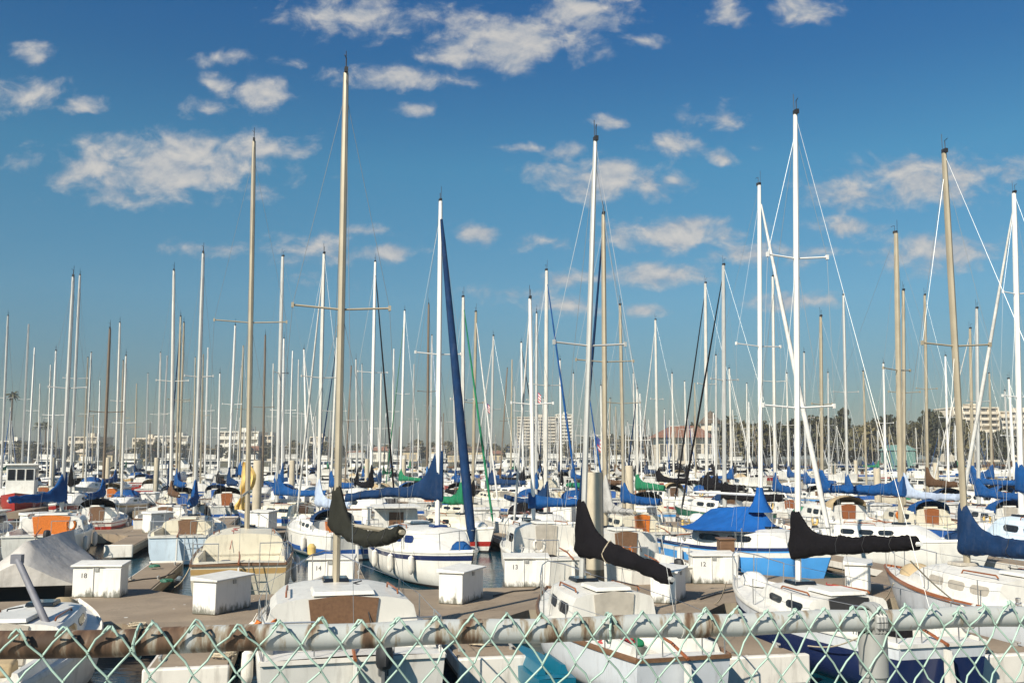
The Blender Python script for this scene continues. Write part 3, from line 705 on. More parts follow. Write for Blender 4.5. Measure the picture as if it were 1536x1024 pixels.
near('A', 1191, (1193, 172), R(103), dict(L=7.7, B=2.5, F=.88, tw=.66, hull='palegrey', band='low', bandm='navyhull', deck='whitetop', xm=.105, ch=.42, cb=.36, cw=.62, xf=.74, comp='blackhull', compw=.7, mast='alu_white', spread=2, sw=.85, cover='black', mr=.062,
     zb=2.02, boomL=3.5, boomyaw=R(7), boomrise=.42, collar=.86, h0=.27, rub='white', rudm='rubwhite'), 'navy hulled sailboat with pale bow and long black boom cover', u=19.3)
near('A', 1442, (1416, 230), R(102), dict(L=8.2, B=2.6, F=.92, tw=.7, hull='palegrey', deck='whitetop', xm=.10, ch=.55, cb=.32, cw=.7, xf=.80, comp='brownboard', mast='alu_tan', sw=.9, cover='navy', mr=.072,
     zb=1.95, boomL=3.9, boomyaw=R(-2), boomrise=.1, collar=1.0, h0=.34, rub='varnish', win=3, winm='greyboard'), 'white sailboat with varnished rail, grey windows and big navy boom cover', u=20.0)
# far left: small white boat with its mast crutch leaning
sailboat(62, (62, 500), 19.2, R(99), dict(L=7.4, B=2.6, F=.80, tw=.85, hull='white', deck='white', nomast=True, ch=.42, cb=.42, xf=.84, comp='greyboard', compw=.6, win=2, rub='rubwhite', motor=True), 'small white cabin boat without a mast beneath the leaning grey spar', 'sailboats moored at the first dock', detail=3)
mb = MB(); a, b = at(26, 838, 17.6), at(88, 975, 16.6); mb.tube([a, a.lerp(b, .5), b], [.055, .06, .065], 10); mb.box((a.x, a.y, a.z), (.19, .12, .16))
o = build(mb, 'leaning_spar', ['spar_grey']); tag(o, 'grey metal spar leaning out of the small white cabin boat', 'spar')
PLACED['A'] += [(-7.0, 2.4)]

# row B: beyond the first dock
near('B', 374, (381, 212), R(103), dict(L=9.8, B=2.9, F=1.08, tw=.86, hull='cream', band='thin', bandm='gold', deck='cream', xm=.02, ch=.6, cb=.30, cw=.72, xf=.75, comp=None, mast='alu_warm', sw=1.15, cover=None, mr=.085, fenders=((-3.2, -1), (-1.2, -1)), rub='brownboard', spread=1, zb=2.9), 'cream sailboat with a gold stripe and broad stern, tan mast', u=32.6)
near('B', 657, (661, 302), R(-66), dict(L=8.0, B=2.6, F=.98, tw=.75, hull='white', band='thin', bandm='navyhull', deck='white', xm=.10, ch=.72, cb=.30, cw=.76, xf=.80, comp='varnish', mast='alu_white', jib='navy', jr=.15, cover='navy', boomL=3.1, boomyaw=R(58), boomrise=-.12, collar=1.45, h0=.24, sag=-.12, zb=2.75, win=3, winm='blueglass', motor=True, sw=.8, fenders=((-1.6, -1), (.2, -1), (1.6, -1))), 'white sailboat with navy windows under a thick blue furled headsail', u=31.6)
near('B', 907, (905, 322), R(104), dict(L=7.8, B=2.5, F=.92, hull='white', deck='white', ch=.75, cb=.36, cw=.78, comp='brownboard', mast='alu_tan', jib='navy', jr=.06, cover='grey', collar=1.2, h0=.12, boomL=2.6, motor=True, sw=1.0), 'white sailboat right behind the thick near piling, tan mast', u=30.6)
b4 = near('B', 1138, (1139, 278), R(-60), dict(L=7.6, B=2.5, F=1.0, tw=.7, hull='skyhull', band='thin', bandm='white', deck='white', ch=.62, cb=.30, cw=.72, xf=.86, comp='varnish', mast='alu_white', jib='white', jr=.085, cover=None, zb=2.75, boomL=3.1, sw=1.0, rub='navyhull', win=2, mr=.07, fenders=((-1.8, -1), (.9, -1))), 'sky blue sailboat under a bright blue boom awning', u=29.9)
near('B', 1347, (1344, 350), R(-52), dict(L=8.4, B=2.6, F=1.0, hull='white', band='thin', bandm='white', deck='whitetop', ch=.55, comp='varnish', mast='alu_tan', spread=1, sw=.9, cover='royal', collar=.55, h0=.26, boomL=3.3, boomyaw=R(-10), zb=2.75, win=3), 'white sailboat with royal blue boom cover between two black and navy covers', u=31.6)
near('B', 1527, (1521, 290), R(104), dict(L=8.6, B=2.8, F=1.05, hull='iceblue', deck='iceblue', ch=.75, cb=.34, comp='brownboard', mast='alu_white', spread=2, jib='white', jr=.08, cover='royal', h0=.3, zb=2.9), 'ice blue cabin sailboat behind the big navy boom cover', u=31.0)
near('B', 800, (795, 448), R(104), dict(L=7.2, B=2.5, F=.95, hull='white', deck='white', ch=.8, cb=.38, cw=.8, comp='greyboard', mast='alu_white', cover='royal', jib='white', jr=.05, collar=.35, h0=.2, boomL=2.6, boomyaw=R(72), motor=True), 'white sailboat with plain blue boom cover left of the thick piling', u=32.6)

# the bright blue awning over the boom of the sky blue boat
inv = b4.matrix_basis.inverted() if False else (Matrix.Translation(b4.location) @ Matrix.Rotation(R(-60), 4, 'Z'))
mb = MB(); rings = []
for q in [i / 12 for i in range(13)]:
    x = 1.35 - 4.0 * q; zr = 2.36 - .32 * abs(q - .3) - 1.1 * max(q - .72, 0) ** 1.3 * 2.5 - 1.6 * max(.12 - q, 0) * 3; w = .4 + 1.15 * math.sin(math.pi * min(max((q * .86 + .07), 0), 1))
    ze = 1.60 + .02 * math.sin(q * 9); pk = 0
    ring = []
    for k in range(9):
        t = (k - 4) / 4; a = abs(t)
        ring.append((x, w * t, zr + (ze - zr) * (a ** .85) - .09 * math.sin(math.pi * a)))
    rings.append(ring)
mb.loft(rings, False, (False, False)); up = [[(x, y, z - .012) for x, y, z in r] for r in rings][::-1]; mb.loft(up, False, (False, False))
aw = build(mb, 'boom_awning', ['cov_azure'], b4, smooth=60)
mb = MB(); mb.loft([[(.76 + r_ * math.cos(k * math.pi / 4) * 1.0, r_ * math.sin(k * math.pi / 4), z) for k in range(8)] for r_, z in ((.42, 2.2), (.22, 2.55), (.14, 2.8), (.11, 3.0))], True); build(mb, 'mast_boot', ['cov_azure'], aw, smooth=60)
for q in ((.9, -1.0), (.9, 1.0), (-2.2, 1.05), (-2.2, -1.05)):
    build(MB().tube([(q[0], q[1], 1.05), (q[0], q[1] * .98, 1.72)], .018, 5), 'awning_pole', ['steel'], aw)

root = empty('teal_standin', (.44, 17.5, 0), R(104)); tag(root, 'added teal hull shape for an unidentified teal patch by the open white cockpit', 'stand-in')  # added hull shape, stands in for a teal patch of unknown nature
hb_, db_, rr, ts = make_hull((2.5, .74, .40, .85, 'tealstandin', None, None, 'tealstandin', .12, .50, 2)); link('hull', hb_.mesh('hull', ['tealstandin', 'white', 'white', 'antifoul'], 50), root); link('deck', db_.mesh('deck', ['tealstandin'], 30), root)
build(MB().box((-.5, 0, .36), (.2, .5, .03)), 'standin_thwart', ['tealstandin'], root, smooth=0)
# grey tarpaulin over a boat at far left
root = empty('tarp_covered_boat', (-13.4, 28.6, 0), R(104)); tag(root, 'boat hidden under a pale grey tarpaulin tent beside the numbered lockers', 'covered boat')
hb_, db_, rr, ts = make_hull((7.0, 2.7, .85, .8, 'blackhull', None, None, 'white', .07, .34, 2)); link('hull', hb_.mesh('hull', ['blackhull', 'white', 'white', 'antifoul'], 50), root)
mb = MB(); rings = []
for i in range(13):
    q = i / 12; x = -3.75 + 7.1 * q; hb = half_beam(q, 2.9, .85) + .12; zr = 1.82 - .15 * q
    if i == 0: zr = 1.35
    ring = []
    for k in range(11):
        t = (k - 5) / 5; a = abs(t)
        ring.append((x + .05 * noise.noise(Vector((i, k, 1))), hb * t * (1 if a < 1 else 1), zr + (.75 - zr) * a ** 1.05 - .12 * math.sin(math.pi * a) * (1 if i % 3 else .2) + .06 * noise.noise(Vector((i * .9, k * .8, 4)))))
    rings.append(ring)
mb.loft(rings, False, (True, True)); mb.loft([[(x, y, z - .015) for x, y, z in r] for r in rings][::-1], False, (False, False)); build(mb, 'tarpaulin', ['tarp'], root, smooth=60)
PLACED['B'] += [(to_uv(Vector((-13.4, 28.6, 0)))[1], 2.8)]

# ------------------------------------------------------------------ listed masts of the rows behind, read off the photograph
W_, G_, T_, B_ = 'alu_white', 'alu_grey', 'alu_tan', 'alu_brown'
MASTS = [(12,474,4,W_,None),(26,524,19,W_,None),(43,486,34,G_,'royal'),(52,521,43,W_,None),(76,547,72,W_,None),(84,526,78,W_,None),(110,415,97,G_,'royal'),(120,413,108,W_,'black'),(137,529,130,W_,None),(132,536,126,W_,None),
 (165,493,157,B_,'royal'),(180,484,175,W_,'royal'),(185,541,181,W_,None),(189,534,185,W_,None),(261,406,259,W_,'brown'),(241,529,238,W_,'royal'),(251,533,244,W_,None),(271,475,266,T_,'royal','navy'),(276,484,270,T_,'royal'),(284,529,281,B_,None),
 (305,380,295,G_,'royal'),(293,536,291,W_,None),(305,531,302,W_,None),(312,521,308,W_,None),(317,606,316,W_,None),(353,488,344,W_,'navy'),(365,518,360,W_,'royal','white'),(398,503,395,B_,None),(424,385,417,G_,'royal'),(426,508,424,W_,'royal'),
 (439,526,434,W_,'navy'),(448,539,446,W_,None),(456,524,462,W_,None,'white'),(486,381,479,W_,'paleblue','white'),(506,506,497,W_,'royal','navy'),(527,549,518,B_,None),(534,539,537,W_,'black'),(543,546,545,W_,'royal'),(563,393,557,W_,'black','black'),
 (591,523,588,W_,'green'),(607,466,601,W_,'green','green'),(621,546,619,W_,None),(643,456,641,B_,'sky'),(648,503,645,W_,'navy','paleblue'),(695,446,694,W_,'green','green'),(714,468,709,W_,'black','white'),(740,504,736,G_,'navy','white'),
 (761,552,750,B_,'brown'),(768,539,766,W_,'navy'),(805,470,804,G_,'royal'),(782,514,785,W_,'black','black'),(820,406,818,W_,'navy','royal'),(772,579,772,W_,None),(930,458,935,W_,'royal'),(983,480,986,W_,'black','white'),(1027,572,1029,W_,'black'),
 (1042,574,1043,W_,None),(1058,425,1059,W_,'black','black'),(1085,398,1085,G_,'black','black'),(1074,533,1073,G_,'black'),(1094,553,1097,W_,'royal','white'),(1159,415,1161,W_,'royal'),(1206,529,1207,G_,'royal'),(1231,475,1231,T_,'royal'),
 (1242,559,1242,G_,None),(1265,443,1269,W_,'royal'),(1295,557,1298,T_,None,'white'),(1355,436,1353,T_,'paleblue'),(1387,443,1389,T_,'brown'),(1418,534,1421,W_,None),(1455,493,1457,T_,'royal','white'),(1465,463,1464,G_,'royal'),(1507,586,1513,W_,None),
 (1484,560,1486,W_,'royal'),(1008,560,1010,W_,None),(950,560,953,W_,'black'),(960,590,962,W_,None),(860,560,858,W_,'royal'),(840,540,842,W_,'black'),(680,545,684,W_,'royal'),(572,560,570,W_,'navy'),(410,545,408,W_,None),(330,560,328,W_,'black'),
 (222,560,220,W_,None),(205,575,203,W_,'navy'),(150,570,148,W_,None),(100,560,96,W_,None),(60,575,58,W_,'black'),(1120,575,1121,W_,None),(1180,560,1182,W_,'royal'),(1325,545,1327,W_,None)]
SPECIAL = {97: dict(hull='white', comp='orange', win=3, th=TH, hood=None, compw=.95, motor=True, L=7.6), 295: dict(comp='brownboard', th=TH, hood=None), 417: dict(hull='white', band='wide', bandm='bluehull', comp='varnish', th=R(150), hood=None), 259: dict(hull='offwhite', rub='brownboard', comp='brownboard', th=TH, hood=None),
           1269: dict(comp='varnish', hull='white'), 1353: dict(hull='bluehull', comp='varnish'), 157: dict(hull='redhull'), 694: dict(hull='white', comp='varnish'), 601: dict(comp='varnish')}
JIBSIDE = {557: 1, 601: -1, 694: 1, 709: 1, 736: -1, 785: 1, 818: 1, 986: -1, 1059: -1, 1085: -1, 1097: 1, 266: -1, 497: -1, 462: 1, 360: -1, 479: -1, 1298: 1, 1457: -1, 645: 1}
BOATS = []        # (root, row, px, description)
HULLS = ['white'] * 9 + ['cream', 'offwhite', 'navyhull', 'white', 'bluehull', 'iceblue', 'white', 'greenhull', 'redhull']
COMPS = ['varnish', 'varnish', 'brownboard', 'greyboard', 'orange', 'bluehull']
CW = dict(royal='blue', navy='navy', black='black', green='green', brown='brown', grey='grey', white='white', paleblue='pale blue', sky='light blue', olive='dark green', tan='tan', yellow='yellow')
MW = dict(alu_mid='ivory', alu_white='white', alu_grey='grey', alu_tan='tan', alu_brown='brown')
HW = dict(white='white', cream='cream', offwhite='ivory', navyhull='navy', bluehull='blue', iceblue='pale blue', greenhull='green', redhull='red', skyhull='sky blue', palegrey='grey')
DET = dict(B=2, C=2, D=2, E=2, F=1, G=0, H=0, I=0, J=0, K=0, L=0, M=0, N=0)
def allowed(row, px):
    return not (row in 'GHIJ' and px > 1150)
def free(row, v, w=3.3): return all(abs(v - q) > w for q, _ in PLACED[row])
def place(row, px, top, mcol, cover, jib, extra=None):
    u = ROWU[row]; toward = rnd.random() < .5 if row in 'CEGIKM' else rnd.random() < .4
    th = (TH if not toward else TH + math.pi) + R(rnd.uniform(-5, 5)); L = rnd.choice([7.4, 8.0, 8.4, 9.0]) if row not in 'AB' else 7.4
    det = DET[row]
    hull = rnd.choice(HULLS); q = dict(L=L, B=2.6 if L < 8 else 2.8, F=rnd.choice([.82, .95, 1.05]), hull=hull, deck='whitetop' if rnd.random() < .8 else 'cream', comp=rnd.choice(COMPS), mast=mcol, cover=cover, jib=jib, ch=rnd.choice([.45, .6, .72]),
             h0=rnd.uniform(.22, .38), collar=rnd.uniform(.7, 1.3), boomyaw=R(rnd.uniform(-14, 14)), sag=rnd.uniform(-.02, .15), band=rnd.choice([None, 'thin', 'wide', None]), bandm=rnd.choice(['bluehull', 'navyhull', 'redhull', 'skyhull', 'gold']), boot=rnd.choice([None, 'bluehull', 'redhull']),
             stays=True, spread=1, sw=rnd.uniform(.55, .9), motor=rnd.random() < .45, rub=rnd.choice(['white', 'white', 'brownboard', 'rubwhite']), jr=.055, win=rnd.choice([2, 3]), comp_=0, tw=rnd.choice([.6, .72, .8]), hood=rnd.choice([None, None, None, 'navy', 'black', 'royal', 'tan', 'black']), fenders=[(rnd.uniform(-2, 1.5), rnd.choice([1, -1])) for _ in range(rnd.randint(0, 3))] if row in 'BCD' else ())
    if hull != 'white': q['band'] = 'thin' if rnd.random() < .5 else None; q['bandm'] = 'white'
    q.update(extra or {}); th = q.pop('th', th)
    if q['mast'] == W_: q['mast'] = rnd.choice([W_, W_, 'alu_mid', 'alu_mid', G_, G_, T_])
    o = sailboat(px, top, u, th, q, None, None, detail=det)
    PLACED[row].append((v_at(px, u), 2.6)); BOATS.append([o, row, px, q, 'sail']); return o
# the red and white wheelhouse boat at far left
q = at(36, HOR, 70.0); q.z = 0
tr = empty('wheelhouse_boat', q, R(-70)); tag(tr, 'red and white wheelhouse boat behind blue sail covers', 'motorboat')
hb_, db_, rr, ts = make_hull((9.0, 3.4, 1.35, .8, 'redhull', None, None, 'whitetop', .05, .34, 2)); link('hull', hb_.mesh('hull', ['redhull', 'white', 'white', 'antifoul'], 50), tr); link('deck', db_.mesh('deck', ['whitetop'], 30), tr)
mb = MB(); mb.box((.3, 0, 2.55), (2.6, 2.3, 2.3)); hs = build(mb, 'wheelhouse', ['whitetop'], tr, bevel=.04)
mb = MB(); mb.box((.3, 0, 3.77), (3.1, 2.8, .12)); build(mb, 'roof', ['whitetop'], hs, bevel=.03)
for k in range(3): build(MB().box((1.62, (k - 1) * .72, 3.0), (.05, .56, .8)), 'window', ['glass'], hs, smooth=0)
for sg in (1, -1):
    for k in range(2): build(MB().box((-.2 + k * 1.0, sg * 1.17, 3.0), (.7, .05, .8)), 'window', ['glass'], hs, smooth=0)
PLACED['E'] += [(to_uv(q)[1], 4.2)]; PLACED['D'] += [(v_at(36, ROWU['D']), 2.0)]; tr.scale = (.80, .80, .92)

o = sailboat(97, (110, 415), 44.3, R(104), dict(L=7.6, B=2.75, F=1.0, tw=.86, hull='white', deck='white', ch=.62, cb=.34, cw=.80, comp='orange', compw=1.15, mast=G_, cover='royal', boomL=2.9, boomyaw=R(-30), collar=1.1, motor=True, win=2, fenders=((-2, -1), (0, -1))), 'white sailboat with a bright orange companionway behind the grey tarpaulin', 'sailboats moored in row three', detail=2)
PLACED['C'] += [(v_at(97, ROWU['C']), 2.8)]; MASTS = [m for m in MASTS if m[2] != 97]
order = sorted(MASTS, key=lambda m: m[1])
for m in order:
    xt, yt, xb, mc, cov = m[:5]; jib = m[5] if len(m) > 5 else None; best = None
    for row in 'CDEFGHIJKLMN':
        if not allowed(row, xb): continue
        v = v_at(xb, ROWU[row]); Y = uv(ROWU[row], v).y; h = CAMZ + (HOR - yt) / FPX * Y
        if h < 7.5 or h > 16.5: continue
        c = abs(h - 10.8) + (0 if free(row, v) else 3 if free(row, v, 2.9) else 50)
        if best is None or c < best[0]: best = (c, row)
    if best is None or best[0] > 45: continue
    ex = dict(SPECIAL.get(xb) or {})
    if xb in JIBSIDE: ex['th'] = R(-60) if JIBSIDE[xb] > 0 else R(119)
    place(best[1], xb, (xt, yt), mc, cov, jib, ex)

# fillers: the other boats of each row
for row in 'BCDEFGHIJKLMN':
    u = ROWU[row]; va, vb = vrange(u, -30, 1566 if row not in 'GHIJ' else 1130); gap_ = dict(B=3.9, C=3.45, D=3.45, E=3.5, F=3.5).get(row, 3.7 if row in 'GHIJ' else 4.3)
    v = va
    while v < vb:
        if free(row, v, gap_ * .88):
            p = uv(u, v); px = px_of(Vector((p.x, p.y, CAMZ)))
            if rnd.random() < (.12 if row in 'KLMN' else .0): v += gap_; continue
            if rnd.random() < (.40 if row in 'CDEF' else .22) or row == 'B':
                L = rnd.choice([6.4, 7.2, 8.4]); can = rnd.choice([None, 'royal', 'white', 'navy', 'black'])
                hull = rnd.choice(['white', 'white', 'white', 'offwhite', 'bluehull', 'cream'])
                o = powerboat(Vector((p.x, p.y, 0)), TH + (math.pi if rnd.random() < .5 else 0) + R(rnd.uniform(-4, 4)), dict(L=L, B=2.6, F=rnd.choice([.85, 1.0]), bridge=L > 7 and row not in 'BCD', house=rnd.choice([.75, .95]), canvas=can, hull=hull, band=rnd.choice([None, 'thin', 'wide'])), None, None, detail=1)
                PLACED[row].append((v, 2.7)); BOATS.append([o, row, px, dict(hull=hull, canvas=can), 'motor'])
            else:
                hmax = 4 + (HOR - rnd.uniform(565, 600)) / FPX * p.y; h = min(rnd.uniform(8.2, 10.8), max(hmax, 6.8)); yt = HOR - (h - CAMZ) / p.y * FPX
                place(row, px, (px + (768 - px) * .00006 * (HOR - yt) + rnd.uniform(-3, 3), yt), rnd.choice([W_, W_, W_, G_, T_, B_]), rnd.choice(['royal', 'navy', 'navy', 'black', 'black', 'black', 'green', 'brown', 'brown', None, 'grey']) if not 975 < px < 1135 else 'black', rnd.choice([None, None, None, 'white', 'navy', 'royal', 'black']))
        v += .35
v, vb = vrange(207, 0, 1125)
while v < vb:
    p = uv(207 + rnd.uniform(-2, 3), v); px = px_of(Vector((p.x, p.y, CAMZ))); hull = rnd.choice(['white', 'white', 'offwhite', 'cream'])
    o = powerboat(Vector((p.x, p.y, 0)), TH + math.pi / 2 * rnd.choice([1, -1, 2]) + R(rnd.uniform(-8, 8)), dict(L=8.4, B=2.9, F=1.05, bridge=True, house=1.15, canvas=rnd.choice([None, 'royal', 'tan', 'navy', None]), hull=hull), None, None, name='motor_yacht', detail=1)
    s_ = rnd.uniform(1.35, 1.75); o.scale = (s_, s_, s_); BOATS.append([o, 'O', px, dict(hull=hull), 'motor']); v += rnd.uniform(6.0, 9.5)
# labels of the rows behind: by look, then by rank beside something easy to find
LM = [(120, 'two tall white masts'), (381, 'tall tan mast'), (515, 'tallest mast'), (663, 'thick blue furled sail'), (892, 'thick near piling'), (1138, 'bright blue awning'), (1193, 'tall white mast'), (1437, 'big navy cover')]
NUM = 'one two three four five six seven eight nine ten eleven twelve thirteen fourteen fifteen'.split()
groups = {}
for b in BOATS:
    px = b[2]; k = min(range(len(LM)), key=lambda i: abs(LM[i][0] - px)); groups.setdefault((b[1], k, px >= LM[k][0]), []).append(b)
for (row, k, rt), bs in groups.items():
    bs.sort(key=lambda b: abs(b[2] - LM[k][0]))
    for i, b in enumerate(bs):
        q = b[3]; place_ = '%s %s of the %s, row %s' % (ordn(i), 'right' if rt else 'left', LM[k][1], NUM['ABCDEFGHIJKLMNO'.index(row)])
        if b[4] == 'sail':
            lab = (CW[q['cover']].replace('pale blue', 'bluish').replace('light blue', 'blue') + ' covered' if q.get('cover') else HW[q['hull']] + ' hulled') + ' sailboat, %s mast, ' % MW[q['mast']] + place_
        else: lab = HW[q['hull']] + (' bridge' if False else ' cabin') + ' motorboat, ' + place_
        b[0]['label'] = lab; b[0]['group'] = ('sailboats' if b[4] == 'sail' else 'motorboats') + ' moored in row ' + NUM['ABCDEFGHIJKLMNO'.index(row)]

# finger piers of the rows behind, in the gaps between the boats
SPAN = dict(B=(26.2, 34.6), C=(48.0, 41.2), D=(51.5, 59.5), E=(74.5, 67.5), F=(77.5, 84.5), G=(102.5, 95.5), H=(105.5, 112.5), I=(130.5, 123.5), J=(133.5, 140.5), K=(158, 151), L=(161, 168), M=(185, 178), N=(188, 195))
ends = []
for row in 'BCD':
    vs = sorted(PLACED[row]); u0, u1 = SPAN[row]; mids = []
    for (a, wa), (b, wb) in zip(vs[:-1], vs[1:]):
        if b - a > 3.2 and not (mids and (a + b) / 2 - mids[-1] < 3.2): mids.append((a + b) / 2)
    mids = [m for m in mids if -40 < px_of(uv(u1, m, 4)) < 1580]
    FINGERS[row] = mids
    for i, m in enumerate(mids):
        px = px_of(uv(u1, m, 4)); k = min(range(len(LM)), key=lambda j: abs(LM[j][0] - px))
        finger(u0, u1, m, .95, '%s pier from the left of the %s row of piers, brown deck' % (ordn(i), dict(B='second', C='third', D='fourth')[row]), 'finger piers in the ' + dict(B='second', C='third', D='fourth')[row] + ' row', 2 if row == 'B' else 1)
for row in 'EFGHIJKLMN':
    u0, u1 = SPAN[row]; va, vb = vrange(u1, -30, 1566 if row not in 'GHIJ' else 1130); v = va; mb = MB()
    while v < vb:
        if min([abs(v - q) for q, _ in PLACED[row]] or [9]) > 1.5:
            c = uv((u0 + u1) / 2, v); mb.box((c.x, c.y, .3), (.8, abs(u1 - u0) - .02, .41), 0, GA); v += 3.4
        v += .3
    o = build(mb, 'dock_fingers', ['dockwood'], smooth=0); o['kind'] = 'structure'

# ------------------------------------------------------------------ dock boxes
def boxat(x, y, rz, label, **k):
    p = ground(x, y, DTOP); 
    return dock_box(p, rz, label, **k)
DG = R(70)
for x, y, lab in ((333, 915, 'white dock box with broad shaded side, in front of the cream sailboat'), (692, 900, 'white dock box with mildewed base, between brown hatch boat and navy window boat'),
                  (1003, 899, 'white dock box just past the end of the drooping black cover'), (1288, 886, 'white dock box under the long black boom cover')):
    dock_box(ground(x, y, DTOP), DG, lab, w=1.34, d=.62, h=.82)
for x, y, num, lab in ((150, 893, '18', 'white double locker numbered 18 beside the grey tarpaulin'), (497, 880, '14', 'white locker numbered 14 behind the tallest mast'), (789, 878, '13', 'white locker numbered 13 left of the black boom cover'), (1068, 873, '12', 'white locker numbered 12 in front of the sky blue hull')):
    dock_box(ground(x, y, DTOP), R(3), lab, number=num, w=1.18, d=.6, h=.85, extra=True)
k = 0
for di, (u0, u1) in list(enumerate(DOCKS))[1:4]:
    va, vb = vrange(u0, 10, 1540 if di != 3 else 1120); v = va + 1.3
    rowb = []
    while v < vb:
        near_side = rnd.random() < .6; rowb.append((u0 + .45 if near_side else u1 - .45, v, near_side)); v += rnd.uniform(3.6, 6.0)
    for i, (u, v, ns) in enumerate(rowb):
        lab = 'white dock box, %s from the left along the %s dock from the fence' % (ordn(i), ordn(di))
        o = dock_box(uv(u, v), GA + R(rnd.choice([45, 45, 0, 0, -40])), lab, w=1.25, d=.62, h=.98, group='white dock boxes on the %s dock' % ordn(di))

# ------------------------------------------------------------------ pilings
piling(893, 875, 'thick round concrete piling beside the drooping black cover', 708, .50)
for x, yb, yt, lab in ((945, 781, 698, 'slender piling just right of the thick piling'), (384, 788, 690, 'tan piling beside the yellow cloth'), (76, 748, 686, 'piling between the red wheelhouse boat and blue cover'), (233, 745, 686, 'piling left of the dark brown boom cover'),
                       (437, 752, 690, 'piling between the yellow cloth and tallest mast'), (1318, 765, 702, 'square topped piling by the open water, left of tan mast'), (1252, 742, 694, 'piling standing in the open water behind the long black cover'), (1406, 745, 694, 'piling just left of the big navy cover'), (1285, 728, 690, 'far piling right of the long black cover by open water'), (605, 742, 688, 'piling left of the thick blue furled sail'), (160, 735, 686, 'far piling right of the two tall white masts'), (550, 738, 688, 'far piling right of the tallest mast')):
    piling(x, yb, lab, yt, .46)

# ------------------------------------------------------------------ things lying about on the near dock
def coil(p, r, m, label, n=4, name='rope_coil'):
    mb = MB(); pts = []
    for i in range(n * 14):
        a = i * 2 * math.pi / 14; rr = r * (1 - .12 * (i / 14) / n) + .03 * rnd.uniform(-1, 1); pts.append((rr * math.cos(a), rr * math.sin(a) * .9, .02 + .03 * (i / 14) / n * 2 + .015 * rnd.random()))
    mb.tube(pts, .014, 5); o = build(mb, name, [m], loc=p); tag(o, label, 'rope'); return o
coil(ground(207, 940, DTOP + .02), .17, 'rope', 'tan rope coil lying on the dock behind the rusty rail')
coil(ground(722, 966, DTOP + .02), .22, 'rope', 'tan rope coil on the pier right of the brown hatch boat')
coil(ground(335, 985, DTOP + .02), .2, 'rope', 'rope coil on the pier end left of the brown hatch boat')
coil(at(925, 965, 17.2), .3, 'ropered', 'red and white rope heap in the open white cockpit', 6, 'rope_heap')
for (x, y, m, lab) in ((232, 851, 'hose', 'green hose coil hung on a dock post near the cream hull'), (250, 873, 'hose', 'green hose coil at the dock edge by the cream hull')):
    coil(ground(x, y, DTOP + .05), .16, m, lab, 5, 'hose_coil')
def rope(a, b, sag, label, m='rope'):
    a, b = Vector(a), Vector(b); pts = [a.lerp(b, i / 8) - Vector((0, 0, sag * math.sin(math.pi * i / 8))) for i in range(9)]
    o = build(MB().tube(pts, .013, 5), 'mooring_line', [m]); tag(o, label, 'mooring line', 'mooring lines'); return o
rope(ground(262, 880, DTOP + .02), at(285, 850, 28.6), .1, 'mooring line from the cream stern to the dock by the hose coils')
rope(at(1090, 872, 22.3), ground(1072, 905, DTOP + .03), .12, 'mooring line from the pale bow to the dock')
rope(at(1340, 874, 23.0), ground(1322, 900, DTOP + .03), .1, 'mooring line from the varnished bow to the dock')
rope(at(1365, 840, 16.4), at(1430, 900, 17.2), .03, 'rope running down from the end of the long black cover')
rope(at(412, 930, 20.5), ground(385, 925, DTOP + .03), .1, 'mooring line at the port side of the brown hatch boat')
rope(ground(1212, 968, DTOP + .05), at(1290, 955, 16.6), .08, 'mooring line from the pier to the navy hull')
for pts_, lab in ((((190, 872), (215, 868), (240, 866), (262, 859)), 'thin dark tube laid for shadow lines across the dock right of locker 18'), (((740, 893), (770, 886), (800, 884), (812, 878)), 'thin dark hose lying on the dock below locker 13'), (((1050, 898), (1075, 890), (1100, 886), (1130, 879)), 'dark hose on the brown dock in front of the sky blue hull')):
    mb = MB(); mb.tube([ground(x, y, DTOP + .025) for x, y in pts_], .018, 6); o = build(mb, 'hose_or_shadow_line', ['rubber'], smooth=70); tag(o, lab, 'hose')  # the first dark tube stands in for shadow lines on the dock
# yellow cloth hung beside the cream boat's mast
mb = MB(); p0 = at(368, 690, 32.0); rings = []
for i in range(12):
    q = i / 11; z = p0.z - 1.55 * q - .05; w = (.07 + .17 * abs(math.sin(q * 3.4 + .4)) + .09 * noise.noise(Vector((q * 5, 1, 2)))) * (1 if i else .5)
    rings.append([(p0.x + w * (k / 3 - 1) + .12 * math.sin(q * 5), p0.y + .07 * math.sin(k * 1.9 + q * 4), z + .05 * noise.noise(Vector((k, q * 4, 7)))) for k in range(7)])
mb.loft(rings, False, (False, False)); mb.loft([[(x, y + .02, z) for x, y, z in r] for r in rings][::-1], False, (False, False)); o = build(mb, 'hanging_cloth', ['cov_yellow'], smooth=60); tag(o, 'ragged yellow cloth hanging beside the tan mast of the cream sailboat', 'cloth')
# dark wooden dinghy storage panel by locker 12 and a yellow float on locker 14
p = ground(1091, 868, DTOP); mb = MB(); mb.box((p.x, p.y + .1, DTOP + .57), (.42, .5, 1.1)); mb.box((p.x, p.y + .1, DTOP + 1.14), (.5, .58, .05)); o = build(mb, 'utility_cabinet', ['brownboard'], bevel=.015); tag(o, 'dark brown utility cabinet beside locker 12', 'cabinet')
p = ground(466, 880, DTOP); mb = MB(); mb.lathe([(.05, 0), (.11, .03), (.12, .22), (.06, .30)], n=12); o = build(mb, 'float_buoy', ['cov_yellow'], loc=(p.x, p.y, DTOP + .85)); tag(o, 'yellow float sitting on top of locker 14', 'float')

